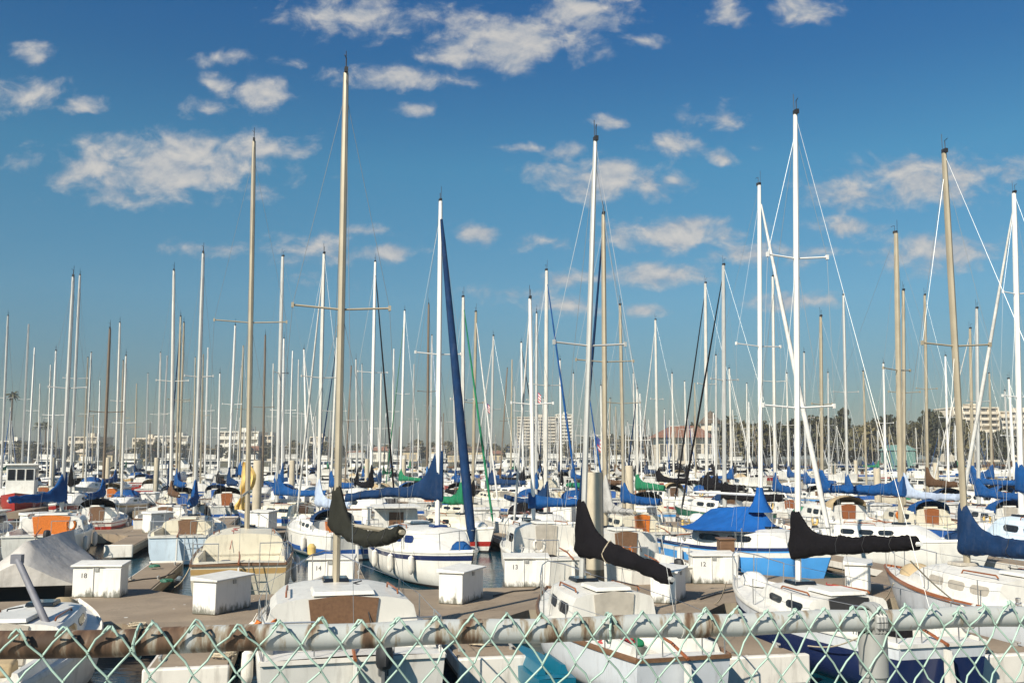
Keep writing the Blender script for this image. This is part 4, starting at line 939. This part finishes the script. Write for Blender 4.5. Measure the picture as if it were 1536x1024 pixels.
# ------------------------------------------------------------------ chain link fence
root = empty('chain_link_fence', (0, 1.7, 2.45)); tag(root, 'mint green chain link fence on a rusty pipe rail', 'fence')
FA, FB = at(-150, 972, 1.50), at(1700, 918, 2.24)
def fp(t, h=0.0, o=0.0):      # along the rail; h above the rail's middle, o towards the camera
    p = FA.lerp(FB, t); d = (FB - FA); n = Vector((d.y, -d.x, 0)).normalized(); p = p + n * o; p.z += h; return p - Vector((0, 1.7, 2.45))
LNF = (FB - FA).length
mb = MB(); mb.tube([fp(i / 24, .002 * math.sin(i * 1.7)) for i in range(25)], .0215, 20); build(mb, 'top_rail', ['rust'], root)
mb = MB(); ts_ = min((k / 400 for k in range(400)), key=lambda t: abs(px_of(fp(t) + Vector((0, 1.7, 2.45))) - 1040)); mb.tube([fp(ts_ - .012), fp(ts_ + .012)], .0238, 20); build(mb, 'rail_sleeve', ['rust'], root)
tp = min((k / 400 for k in range(400)), key=lambda t: abs(px_of(fp(t) + Vector((0, 1.7, 2.45))) - 1306))
P0 = fp(tp, -.024, .0)
mb = MB(); mb.tube([(P0.x, P0.y, 0), (P0.x, P0.y, P0.z + .0)], .024, 20); build(mb, 'post', ['galv'], root)
mb = MB(); mb.tube([(P0.x, P0.y, P0.z - .085), (P0.x, P0.y, P0.z - .0)], .0285, 20); 
pc = build(mb, 'post_cap', ['galv'], root)
mb = MB(); c = fp(tp); d = (FB - FA).normalized(); n = Vector((d.y, -d.x, 0)).normalized()
lo = [c + n * (.030 * math.cos(a)) + Vector((0, 0, .030 * math.sin(a))) for a in [i * 2 * math.pi / 20 for i in range(21)]]
for k in (-.008, .0, .008): mb.tube([p + d * k for p in lo], .0065, 8, cap=False)
build(mb, 'cap_loop', ['galv'], pc)
# the mesh: zigzag wires hooked into their neighbours, on the camera's side of the rail
D = .0655; HH = .0400; a_ = D / 4; wires = MB(); nw = int(LNF / (D / 2)); r0 = .0019
for i in range(nw):
    pts = []; xc = (i + .5) * D / 2; rs = random.Random(i)
    K = 17
    for k in range(K):
        sgn = 1 if (i + k) % 2 == 0 else -1
        x = xc + sgn * a_ * 1.03 + .007 * noise.noise(Vector((xc * 5, k * .6, 1.5)))
        z = .0285 - k * HH + .009 * noise.noise(Vector((xc * 4.2, k * .4, 8.5))) + (.014 * noise.noise(Vector((xc * 9, 0, 3))) if k == 0 else 0)
        off = .0275 + (.0026 if (k % 2 == 0) else -.0026)
        # rounded hook at the corner: three points
        for e in (-.5, 0, .5):
            if (k == 0 and e < 0): continue
            xx = x - sgn * a_ * .14 * abs(e) * 2
            pts.append(fp(xx / LNF, z - e * HH * .16, off + .0016 * e * sgn))
        if k < K - 1:
            pts.append(fp((xc + .006 * noise.noise(Vector((i * .7, k * .8, 4)))) / LNF, z - HH * .5, .0275))
    kz = .0285 + .014 * noise.noise(Vector((xc * 9, 0, 3)))
    sgn0 = 1 if i % 2 == 0 else -1   # twisted knuckle on top
    x0 = xc + sgn0 * a_ * 1.03
    kn = [fp((x0 + sgn0 * .012) / LNF, kz - .014 + .004 * rs.random(), .0275 + .004 * sgn0), fp((x0 + sgn0 * .007) / LNF, kz - .004, .0275 + .005), fp((x0 + sgn0 * .002) / LNF, kz + .002, .0275)]
    wires.tube(kn + pts, r0, 6)
build(wires, 'chain_link_mesh', ['vinyl'], root, smooth=70)
for t in (.135, .47, .70, .93):
    mb = MB(); c = fp(t); lo = [c + n * (.0275 * math.cos(a)) + Vector((0, 0, .0275 * math.sin(a))) + d * (.012 * math.sin(a * .5)) for a in [i * 2 * math.pi / 16 for i in range(17)]]
    mb.tube(lo, .0022, 6, cap=False); build(mb, 'tie_wire', ['vinyl'], root)

# ------------------------------------------------------------------ far shore: trees, palms, buildings, flags
def tree_proto(h, w, kind, seed, lm):
    rs = random.Random(seed); root = empty('tree', (0, 0, 0))
    mb = MB(); mb.tube([(0, 0, -.5), (.1, .05, h * .25), (-.1, .1, h * .55), (0, 0, h * .8)], [.35, .28, .18, .06], 7)
    for k in range(5):
        a = rs.uniform(0, 6.28); z = h * rs.uniform(.25, .5); mb.tube([(0, 0, z), (math.cos(a) * w * .18, math.sin(a) * w * .18, z + h * .12), (math.cos(a) * w * .36, math.sin(a) * w * .36, z + h * .28)], [.14, .10, .04], 5)
    build(mb, 'trunk', ['trunk'], root)
    cl = []
    for k in range(32):
        a = rs.uniform(0, 6.28); q = rs.random()
        if kind == 'cypress': z = h * (.12 + .86 * q); rr = w * .5 * (1 - q) ** .6 * .5
        elif kind == 'round': z = h * (.35 + .6 * q); rr = w * .42 * math.sin(math.pi * min(.15 + q * .8, 1)) * math.sqrt(rs.random())
        else: z = h * (.3 + .65 * q); rr = w * .45 * (1 - .5 * q) * math.sqrt(rs.random())
        cl.append((rr * math.cos(a), rr * math.sin(a), z, w * rs.uniform(.12, .21)))
    mb = MB()
    for (x, y, z, r) in cl:
        for k in range(68):
            v = Vector((rs.gauss(0, 1), rs.gauss(0, 1), rs.gauss(0, .8))).normalized() * r * rs.uniform(.5, 1.1); c = Vector((x, y, z)) + v
            s = rs.uniform(.30, .75); e1 = Vector((rs.gauss(0, 1), rs.gauss(0, 1), rs.gauss(0, 1))).normalized(); e2 = e1.cross(Vector((rs.gauss(0, 1), rs.gauss(0, 1), rs.gauss(0, 1)))).normalized()
            mb.add([c - e1 * s, c - e2 * s * .6, c + e1 * s, c + e2 * s * .6], [(0, 1, 2, 3)])
    build(mb, 'crown', [lm], root, smooth=0); return root
KINDS = [(10, 9, 'round', 'leafdark', 'dark round tree'), (12, 9, 'oval', 'leafmid', 'mid green bushy tree'), (13, 5.5, 'cypress', 'leafdark', 'narrow dark conifer'), (8, 9, 'round', 'leafpale', 'pale olive spreading tree'), (9, 8, 'oval', 'leafdark', 'dark shaggy tree')]
TREES = [(1012,648,240,3),(1040,640,246,0),(1066,634,252,4),(1098,632,250,1),(1120,640,236,3),(1146,634,240,1),(1170,640,242,0),(1196,634,246,0),(1222,626,246,1),(1246,628,250,4),(1266,612,248,2),(1284,640,240,1),(1304,640,236,3),(1326,632,246,0),(1344,626,250,4),(1372,634,242,1),(1396,622,250,0),(1420,626,246,4),(1446,640,238,3),(1474,648,236,1),(1502,650,240,0),(1530,646,236,4),(1560,640,238,1),
         (940,658,330,3),(916,654,345,0),(880,655,350,1),(968,655,320,4),(52,664,425,1),(70,668,425,0),(150,664,440,4),(214,664,435,1),(268,668,440,0),(302,670,440,4),(742,668,440,3),(700,668,445,0),(400,668,440,1),(455,668,445,4),(560,670,445,0),(640,670,445,1)]
TREES += [(x_, 671 - (x_ * 7 % 9), 432 + (x_ * 13 % 17), (3, 1, 3, 0)[x_ % 4]) for x_ in range(5, 960, 23)]
protos = {}; rank = {}
tl = sorted(TREES)
cnt = {}
for x, yt, Y, k in tl:
    side = 'right' if x > 850 else 'left'; i = cnt.get((k, side), 0); cnt[(k, side)] = i + 1
    p = at(x, HOR, Y); zt = at(x, yt, Y).z; h, w = KINDS[k][0], KINDS[k][1]
    if k not in protos: o = protos[k] = tree_proto(h, w, KINDS[k][2], k + 3, KINDS[k][3])
    else: o = copy_tree(protos[k])
    sc_ = (zt - 1.6) / h; o.location = (p.x, p.y, 1.6); o.scale = (max(sc_, .6) * rnd.uniform(.85, 1.1),) * 2 + (sc_,); o.rotation_euler = (0, 0, rnd.uniform(0, 6.28))
    tag(o, KINDS[k][4] + ' on the shore, ' + ordn(i) + (' right of the thick piling' if side == 'right' else ' from the left edge'), 'tree', 'trees on the far shore')
def palm(x, yt, Y, label):
    p = at(x, HOR, Y); h = at(x, yt, Y).z - 1.6; root = empty('palm_tree', (p.x, p.y, 1.6)); tag(root, label, 'palm tree', 'palm trees on the far shore')
    mb = MB(); mb.tube([(0, 0, -.3), (.2, 0, h * .5), (0, 0, h * .9)], [.42, .3, .26], 8); build(mb, 'trunk', ['trunk'], root)
    mb = MB(); rs = random.Random(int(x))
    for k in range(34):
        a = rs.uniform(0, 6.28); e = rs.uniform(-.7, 1.2); ln = rs.uniform(2.0, 3.0); pts = []
        for i in range(6):
            q = i / 5; rr = ln * q; z = h * .9 + rr * math.sin(e) - .9 * q * q * ln * .5; c = math.cos(e * .8); wv = .32 * math.sin(math.pi * min(q + .12, 1)) + .03
            pts.append([(math.cos(a) * rr * c - math.sin(a) * wv, math.sin(a) * rr * c + math.cos(a) * wv, z - .1), (math.cos(a) * rr * c, math.sin(a) * rr * c, z + .08), (math.cos(a) * rr * c + math.sin(a) * wv, math.sin(a) * rr * c - math.cos(a) * wv, z - .1)])
        mb.loft(pts, False, (False, False))
    build(mb, 'crown', ['leafpalm'], root, smooth=0)
palm(13, 580, 330, 'tall fan palm at the far left edge of the skyline'); palm(57, 631, 400, 'short palm right of the tall fan palm'); palm(66, 630, 410, 'palm standing close behind the short palm')
palm(1095, 622, 255, 'palm right of the terracotta roof'); palm(1462, 636, 300, 'palm in front of the right hand apartment tower')

def block(x0, x1, yt, Y, floors, name, label, m, dark='darkwin', depth=18, parapet=.45, bays=6, ybase=HOR, top=None):
    a, b = at(x0, HOR, Y), at(x1, HOR, Y); zt = at((x0 + x1) / 2, yt, Y).z; zb = 1.5; w = b.x - a.x; cx = (a.x + b.x) / 2; fh = (zt - zb) / floors
    root = empty(name, (cx, Y, zb)); tag(root, label, 'building', 'buildings on the far shore')
    mb = MB(); mb.box((0, depth / 2 + 1.2, (zt - zb) / 2), (w, depth, zt - zb)); build(mb, 'wall', [m], root, smooth=0)
    mb = MB(); mb.box((0, depth / 2 + .9, zt - zb + .25), (w + .8, depth + 1, .5)); rf = build(mb, 'roof', [m], root, smooth=0)
    mb = MB(); mb.box((w * .12, depth / 2, zt - zb + 1.4), (w * .22, depth * .4, 1.8)); build(mb, 'plant_room', [m], rf, smooth=0)
    for f in range(floors):
        z = fh * f
        mb = MB(); mb.box((0, .35, z + fh * parapet / 2 + .05), (w * .98, 1.7, fh * parapet)); build(mb, 'balcony', [m], root, smooth=0)
        for k in range(bays):
            if rnd.random() < .1: continue
            xx = -w / 2 + w * (k + .5) / bays; mb = MB(); mb.box((xx, 1.17, z + fh * (.5 + parapet / 2)), (w / bays * .72, .08, fh * (1 - parapet) * .86)); build(mb, 'window', [dark], root, smooth=0)
    for k in range(bays + 1):
        xx = -w / 2 + w * k / bays; mb = MB(); mb.box((xx, .5, (zt - zb) / 2), (.35, 1.36, zt - zb - .1)); build(mb, 'party_wall', [m], root, smooth=0)
    return root
block(1434, 1502, 612, 420, 9, 'apartment_tower', 'beige balconied apartment tower behind trees, taller stepped block', 'stucco', bays=5)
block(1504, 1580, 618, 425, 9, 'apartment_tower', 'beige balconied apartment tower at the right edge of the skyline', 'stucco', bays=5)
block(776, 834, 626, 640, 14, 'high_rise', 'pale beige high rise block on the skyline left of the thick piling', 'paletower', dark='palewin', bays=5, parapet=.5)
block(835, 858, 622, 645, 14, 'high_rise', 'narrow balconied high rise beside the pale beige block', 'stuccowhite', dark='palewin', bays=2)
block(102, 144, 656, 470, 4, 'apartment_block', 'low beige apartment block behind the two tall white masts', 'stucco', dark='palewin', bays=5)
block(198, 230, 658, 470, 4, 'apartment_block', 'low beige apartment block left of the brown boom cover', 'stucco', dark='palewin', bays=4)
block(231, 280, 655, 475, 3, 'apartment_block', 'white flat roofed block beside the low beige block', 'stuccowhite', dark='palewin', bays=4)
block(326, 386, 648, 490, 4, 'apartment_block', 'wide cream flat roofed block left of the tall tan mast', 'stuccowhite', dark='palewin', bays=6)
block(393, 408, 654, 495, 4, 'apartment_block', 'small cream block right of the tall tan mast', 'stucco', bays=2)
block(464, 486, 656, 500, 3, 'apartment_block', 'small tan block left of the tallest mast', 'stucco', bays=2)
block(0, 22, 662, 480, 3, 'apartment_block', 'small white block at the left edge of the skyline', 'stuccowhite', dark='palewin', bays=2)
def house(x, wpx, yt, Y, m, rm, label):
    a, b = at(x - wpx / 2, HOR, Y), at(x + wpx / 2, HOR, Y); w = b.x - a.x; h = at(x, yt, Y).z - 1.7; root = empty('shore_house', ((a.x + b.x) / 2, Y, 1.7)); tag(root, label, 'house', 'low houses on the far shore')
    build(MB().box((0, 5, h * .36), (w, 9, h * .72)), 'wall', [m], root, smooth=0)
    mb = MB(); mb.loft([[(-w / 2 - .5, -.2, h * .72), (w / 2 + .5, -.2, h * .72), (w / 2 + .5, 10.2, h * .72), (-w / 2 - .5, 10.2, h * .72)], [(-w / 2 + 1, 4.6, h), (w / 2 - 1, 4.6, h), (w / 2 - 1, 5.4, h), (-w / 2 + 1, 5.4, h)]], True); build(mb, 'roof', [rm], root, smooth=0)
    for k in range(3): build(MB().box((w * (k - 1) * .3, .46, h * .36), (w * .16, .1, h * .3)), 'window', ['palewin'], root, smooth=0)
hr = random.Random(5); hx = 8
while hx < 770:
    wp = hr.uniform(14, 30); wm = hr.choice([('stucco', 'beige'), ('tanwall', 'tan'), ('stuccowhite', 'white'), ('tanwall', 'tan')]); rm = hr.choice([('trunk', 'brown'), ('terracotta', 'reddish'), ('stucco', 'beige')])
    lm_ = min(((381, 'tall tan mast'), (515, 'tallest mast'), (120, 'two tall white masts'), (663, 'thick blue furled sail')), key=lambda q: abs(q[0] - hx))
    house(hx, wp, hr.uniform(668, 676), 440 - max(hx - 500, 0) * .2 + hr.uniform(-3, 6), wm[0], rm[0], 'low %s shore house, %s roof, about %d widths %s of the %s' % (wm[1], rm[1], max(round(abs(hx - lm_[0]) / 22), 1), 'right' if hx > lm_[0] else 'left', lm_[1]))
    hx += wp + hr.uniform(4, 22)
# terracotta roofed restaurant
Y = 228; a, b = at(985, HOR, Y), at(1072, HOR, Y); w = b.x - a.x; root = empty('waterside_restaurant', ((a.x + b.x) / 2, Y, 1.6)); tag(root, 'low building with broad terracotta hip roof and pointed cupola on the shore', 'building', 'buildings on the far shore')
ze = at(1030, 656, Y).z - 1.6; zr = at(1030, 637, Y).z - 1.6
build(MB().box((0, 7, ze / 2), (w * .9, 12, ze)), 'wall', ['stucco'], root, smooth=0)
mb = MB(); mb.loft([[(-w / 2 - .5, -.6, ze), (w / 2 + .5, -.6, ze), (w / 2 + .5, 14.6, ze), (-w / 2 - .5, 14.6, ze)], [(-w * .16, 6.9, zr), (w * .3, 6.9, zr), (w * .3, 7.1, zr), (-w * .16, 7.1, zr)]], True); rf = build(mb, 'roof', ['terracotta'], root, smooth=0)
for k in range(6): build(MB().box((-w * .38 + w * .76 * k / 5, .95, ze * .5), (w * .10, .1, ze * .55)), 'window', ['darkwin'], root, smooth=0)
cx = at(1084, HOR, Y).x - (a.x + b.x) / 2; zc = at(1084, 613, Y).z - 1.6
mb = MB(); mb.lathe([(2.3, zr - 1.2), (2.3, zr + .6)], (cx - 1.0, 8, 0), 8); cu = build(mb, 'cupola', ['stucco'], rf, smooth=0)
mb = MB(); mb.lathe([(3.0, zr + .55), (1.2, zr + (zc - zr) * .7), (.05, zc)], (cx - 1.0, 8, 0), 8); build(mb, 'pointed_cap', ['trunk'], cu, smooth=0)
# green canvas shed
Y = 205; a, b = at(1356, HOR, Y), at(1394, HOR, Y); w = b.x - a.x; root = empty('canvas_shed', ((a.x + b.x) / 2, Y + 10, 1.0)); tag(root, 'grey green canvas shed in front of the shore trees', 'shed')
build(MB().box((0, 0, 2.2), (w, 6, 4.4)), 'wall', ['greenshed'], root, smooth=0); mb = MB(); mb.loft([[(-w / 2 - .3, -3.3, 4.4), (w / 2 + .3, -3.3, 4.4), (w / 2 + .3, 3.3, 4.4), (-w / 2 - .3, 3.3, 4.4)], [(-w / 2 + .4, -.1, 5.6), (w / 2 - .4, -.1, 5.6), (w / 2 - .4, .1, 5.6), (-w / 2 + .4, .1, 5.6)]], True); build(mb, 'roof', ['greenshed'], root, smooth=0)
def flag(x, y, Y, hgt, label):
    p = at(x, y, Y); root = empty('flag', (p.x, p.y, 0)); tag(root, label, 'flag', 'striped flags in the harbour')
    build(MB().tube([(0, 0, 0), (0, 0, p.z + .2)], .05, 6), 'pole', ['alu_white'], root)
    mb = MB(); w_, s_ = hgt * .55, hgt / 7
    def wv(x_, z_): return (x_, .12 * math.sin(x_ * 4 + z_), z_)
    for i in range(7):
        z1 = p.z - s_ * i
        for k in range(6):
            x0_, x1_ = .05 + w_ * k / 6, .05 + w_ * (k + 1) / 6; sh = -.10 * hgt
            mb.add([wv(x0_, z1 + sh * k), wv(x1_, z1 + sh * (k + 1)), wv(x1_, z1 - s_ + sh * (k + 1)), wv(x0_, z1 - s_ + sh * k)], [(0, 1, 2, 3)], 2 if (i < 4 and k < 3) else i % 2)
    build(mb, 'cloth', ['flagred', 'flagwhite', 'flagblue'], root, smooth=0)
flag(894, 653, 130, 1.7, 'red and white striped flag hanging low left of the thick piling mast'); flag(803, 584, 150, 1.5, 'small striped flag high on a pole left of the black covered mast'); flag(728, 602, 150, 1.2, 'small striped flag high among masts right of the thick blue furled sail')

# ------------------------------------------------------------------ light
AZ, EL = R(35), R(37)
sv = Vector((-math.sin(AZ) * math.cos(EL), -math.cos(AZ) * math.cos(EL), math.sin(EL)))
sun = bpy.data.lights.new('sun', 'SUN'); sun.energy = 5.0; sun.angle = R(.5); sun.color = (1.0, .92, .78)
so = bpy.data.objects.new('sun', sun); COL.objects.link(so); so.rotation_euler = sv.to_track_quat('Z', 'Y').to_euler(); so.location = (0, 0, 60)
w = bpy.data.worlds.new('World'); sc.world = w; w.use_nodes = True; N = w.node_tree.nodes; K = w.node_tree.links
bg = N['Background']; wo = N['World Output']
sky = N.new('ShaderNodeTexSky'); sky.sky_type = 'NISHITA'; sky.sun_disc = False; sky.sun_elevation = EL; sky.sun_rotation = math.atan2(sv.x, sv.y)
sky.air_density = 1.0; sky.dust_density = 1.2; sky.ozone_density = 3.0
hs = N.new('ShaderNodeHueSaturation'); hs.inputs['Saturation'].default_value = 1.15; K.new(sky.outputs[0], hs.inputs['Color'])
gz = N.new('ShaderNodeTexCoord'); gs = N.new('ShaderNodeSeparateXYZ'); K.new(gz.outputs['Generated'], gs.inputs[0])
gr = N.new('ShaderNodeValToRGB'); K.new(gs.outputs[2], gr.inputs[0])     # deeper blue overhead, dull smoggy air near the horizon
el = gr.color_ramp.elements; el[0].position = 0.0; el[0].color = (.48, .51, .47, 1); el[1].position = .50; el[1].color = (.17, .60, .89, 1)
for pos, c in ((.08, (.46, .58, .61)), (.16, (.56, .80, .79)), (.29, (.48, .92, .89)), (.38, (.31, .72, .85))):
    e_ = gr.color_ramp.elements.new(pos); e_.color = (*c, 1)
tm = N.new('ShaderNodeVectorMath'); tm.operation = 'MULTIPLY'; K.new(hs.outputs[0], tm.inputs[0]); K.new(gr.outputs[0], tm.inputs[1])
t2_ = N.new('ShaderNodeVectorMath'); t2_.operation = 'SCALE'; K.new(tm.outputs[0], t2_.inputs[0]); t2_.inputs['Scale'].default_value = 1.24
K.new(t2_.outputs[0], bg.inputs[0]); bg.inputs[1].default_value = .06
def math_(op, a, b=None, c=None):
    n_ = N.new('ShaderNodeMath'); n_.operation = op
    for i, v in enumerate((a, b, c)):
        if v is None: continue
        if isinstance(v, (int, float)): n_.inputs[i].default_value = v
        else: K.new(v, n_.inputs[i])
    return n_.outputs[0]
tc = N.new('ShaderNodeTexCoord'); sx = N.new('ShaderNodeSeparateXYZ'); K.new(tc.outputs['Generated'], sx.inputs[0])
yc = math_('MAXIMUM', sx.outputs[1], .05)
cb = N.new('ShaderNodeCombineXYZ'); K.new(math_('DIVIDE', sx.outputs[0], yc), cb.inputs[0]); K.new(math_('DIVIDE', sx.outputs[2], yc), cb.inputs[1])
def tanxy(x, y):
    d = ray(x, y); return d.x / d.y, d.z / d.y
CL = [(250,250,165,52,1),(380,222,90,22,.9),(150,255,70,34,.9),(760,62,125,42,1.1),(880,18,85,28,1),(690,85,60,20,1),(530,22,110,32,.8),(600,116,100,18,.9),(400,142,45,26,1),(330,88,42,13,.8),(322,125,28,15,.6),(312,162,40,16,.5),(50,85,35,20,.8),(38,142,58,26,.7),(122,157,36,14,.8),(622,163,28,9,.6),
      (910,268,100,30,1),(1012,271,36,17,.9),(1000,217,58,16,.6),(910,183,36,10,.7),(1085,238,20,14,.8),(1130,222,18,9,.6),(1090,18,38,22,.8),(1212,14,55,22,.8),(1078,178,50,18,.4),(1000,355,95,24,.95),(990,412,85,18,.9),(1040,335,50,12,.6),(965,466,36,11,.9),(850,418,45,12,.8),(838,460,45,16,.75),(790,223,40,7,.6),(842,230,32,13,.6),
      (715,349,38,15,.9),(470,372,75,22,.8),(580,379,46,14,.9),(320,372,52,10,.5),(545,346,38,8,.7),(1390,268,120,36,.8),(1290,290,90,24,.8),(1400,378,105,30,.75),(1500,255,60,24,.6),(1260,340,65,14,.7),(1140,380,95,16,.7),(1195,450,70,14,.75),(820,362,34,10,.4),(440,95,25,9,.5),(960,60,30,9,.5),(520,420,60,8,.25),(760,440,70,9,.25)]
acc = None
for (x, y, rx, ry, s_) in CL:
    cx, cy = tanxy(x, y); rx_, ry_ = rx / FPX * 1.18, ry / FPX * 1.22
    a1 = N.new('ShaderNodeVectorMath'); a1.operation = 'SUBTRACT'; K.new(cb.outputs[0], a1.inputs[0]); a1.inputs[1].default_value = (cx, cy, 0)
    a2 = N.new('ShaderNodeVectorMath'); a2.operation = 'MULTIPLY'; K.new(a1.outputs[0], a2.inputs[0]); a2.inputs[1].default_value = (1 / rx_, 1 / ry_, 0)
    a3 = N.new('ShaderNodeVectorMath'); a3.operation = 'LENGTH'; K.new(a2.outputs[0], a3.inputs[0])
    v = math_('MULTIPLY_ADD', a3.outputs['Value'], -s_ * .9, s_)      # s at the middle, falling off
    acc = v if acc is None else math_('MAXIMUM', acc, v)
def cloudnoise(off, scale, det, rough):
    mp = N.new('ShaderNodeMapping'); K.new(cb.outputs[0], mp.inputs[0]); mp.inputs['Location'].default_value = off; mp.inputs['Scale'].default_value = (1, 1.4, 1)
    n_ = N.new('ShaderNodeTexNoise'); K.new(mp.outputs[0], n_.inputs['Vector']); n_.inputs['Scale'].default_value = scale; n_.inputs['Detail'].default_value = det; n_.inputs['Roughness'].default_value = rough; n_.inputs['Distortion'].default_value = .25
    return n_.outputs['Fac']
n1 = cloudnoise((.3, .1, 0), 24, 8, .60)
dens = math_('ADD', acc, math_('MULTIPLY_ADD', n1, 2.3, -1.13))
al = N.new('ShaderNodeMapRange'); al.interpolation_type = 'SMOOTHSTEP'; K.new(dens, al.inputs[0]); al.inputs[1].default_value = .0; al.inputs[2].default_value = .8; al.inputs[3].default_value = 0; al.inputs[4].default_value = .9
n2 = cloudnoise((.3, .1 - .010, 0), 24, 4, .55)     # the same noise a little higher: shade on the undersides
shade = math_('SUBTRACT', n1, n2)
sh = N.new('ShaderNodeMapRange'); K.new(math_('ADD', math_('MULTIPLY', shade, 2.0), math_('MULTIPLY', dens, .45)), sh.inputs[0]); sh.inputs[1].default_value = -.1; sh.inputs[2].default_value = .75
cc = N.new('ShaderNodeMix'); cc.data_type = 'RGBA'; K.new(sh.outputs[0], cc.inputs[0]); cc.inputs[6].default_value = (.34, .40, .48, 1); cc.inputs[7].default_value = (.68, .65, .61, 1)
bg2 = N.new('ShaderNodeBackground'); K.new(cc.outputs[2], bg2.inputs[0]); bg2.inputs[1].default_value = .66
ms = N.new('ShaderNodeMixShader'); K.new(al.outputs[0], ms.inputs[0]); K.new(bg.outputs[0], ms.inputs[1]); K.new(bg2.outputs[0], ms.inputs[2]); K.new(ms.outputs[0], wo.inputs[0])

hz = bpy.data.materials.new('harbour_haze'); hz.use_nodes = True; HN = hz.node_tree.nodes; HN.remove(HN['Principled BSDF']); pv = HN.new('ShaderNodeVolumePrincipled'); pv.inputs['Color'].default_value = (.86, .88, .88, 1); pv.inputs['Density'].default_value = HAZE; pv.inputs['Anisotropy'].default_value = .0
hz.node_tree.links.new(pv.outputs[0], HN['Material Output'].inputs['Volume']); MATS['haze'] = hz
hb = MB(); hb.box((0, 500, 20), (2400, 1300, 42)); ho = build(hb, 'haze', ['haze'], smooth=0); ho['kind'] = 'stuff'
vs = sc.view_settings; vs.view_transform = 'Standard'; vs.look = 'None'; vs.exposure = 0.55; vs.gamma = 1
sc.cycles.max_bounces = 5; sc.cycles.diffuse_bounces = 3; sc.cycles.glossy_bounces = 3
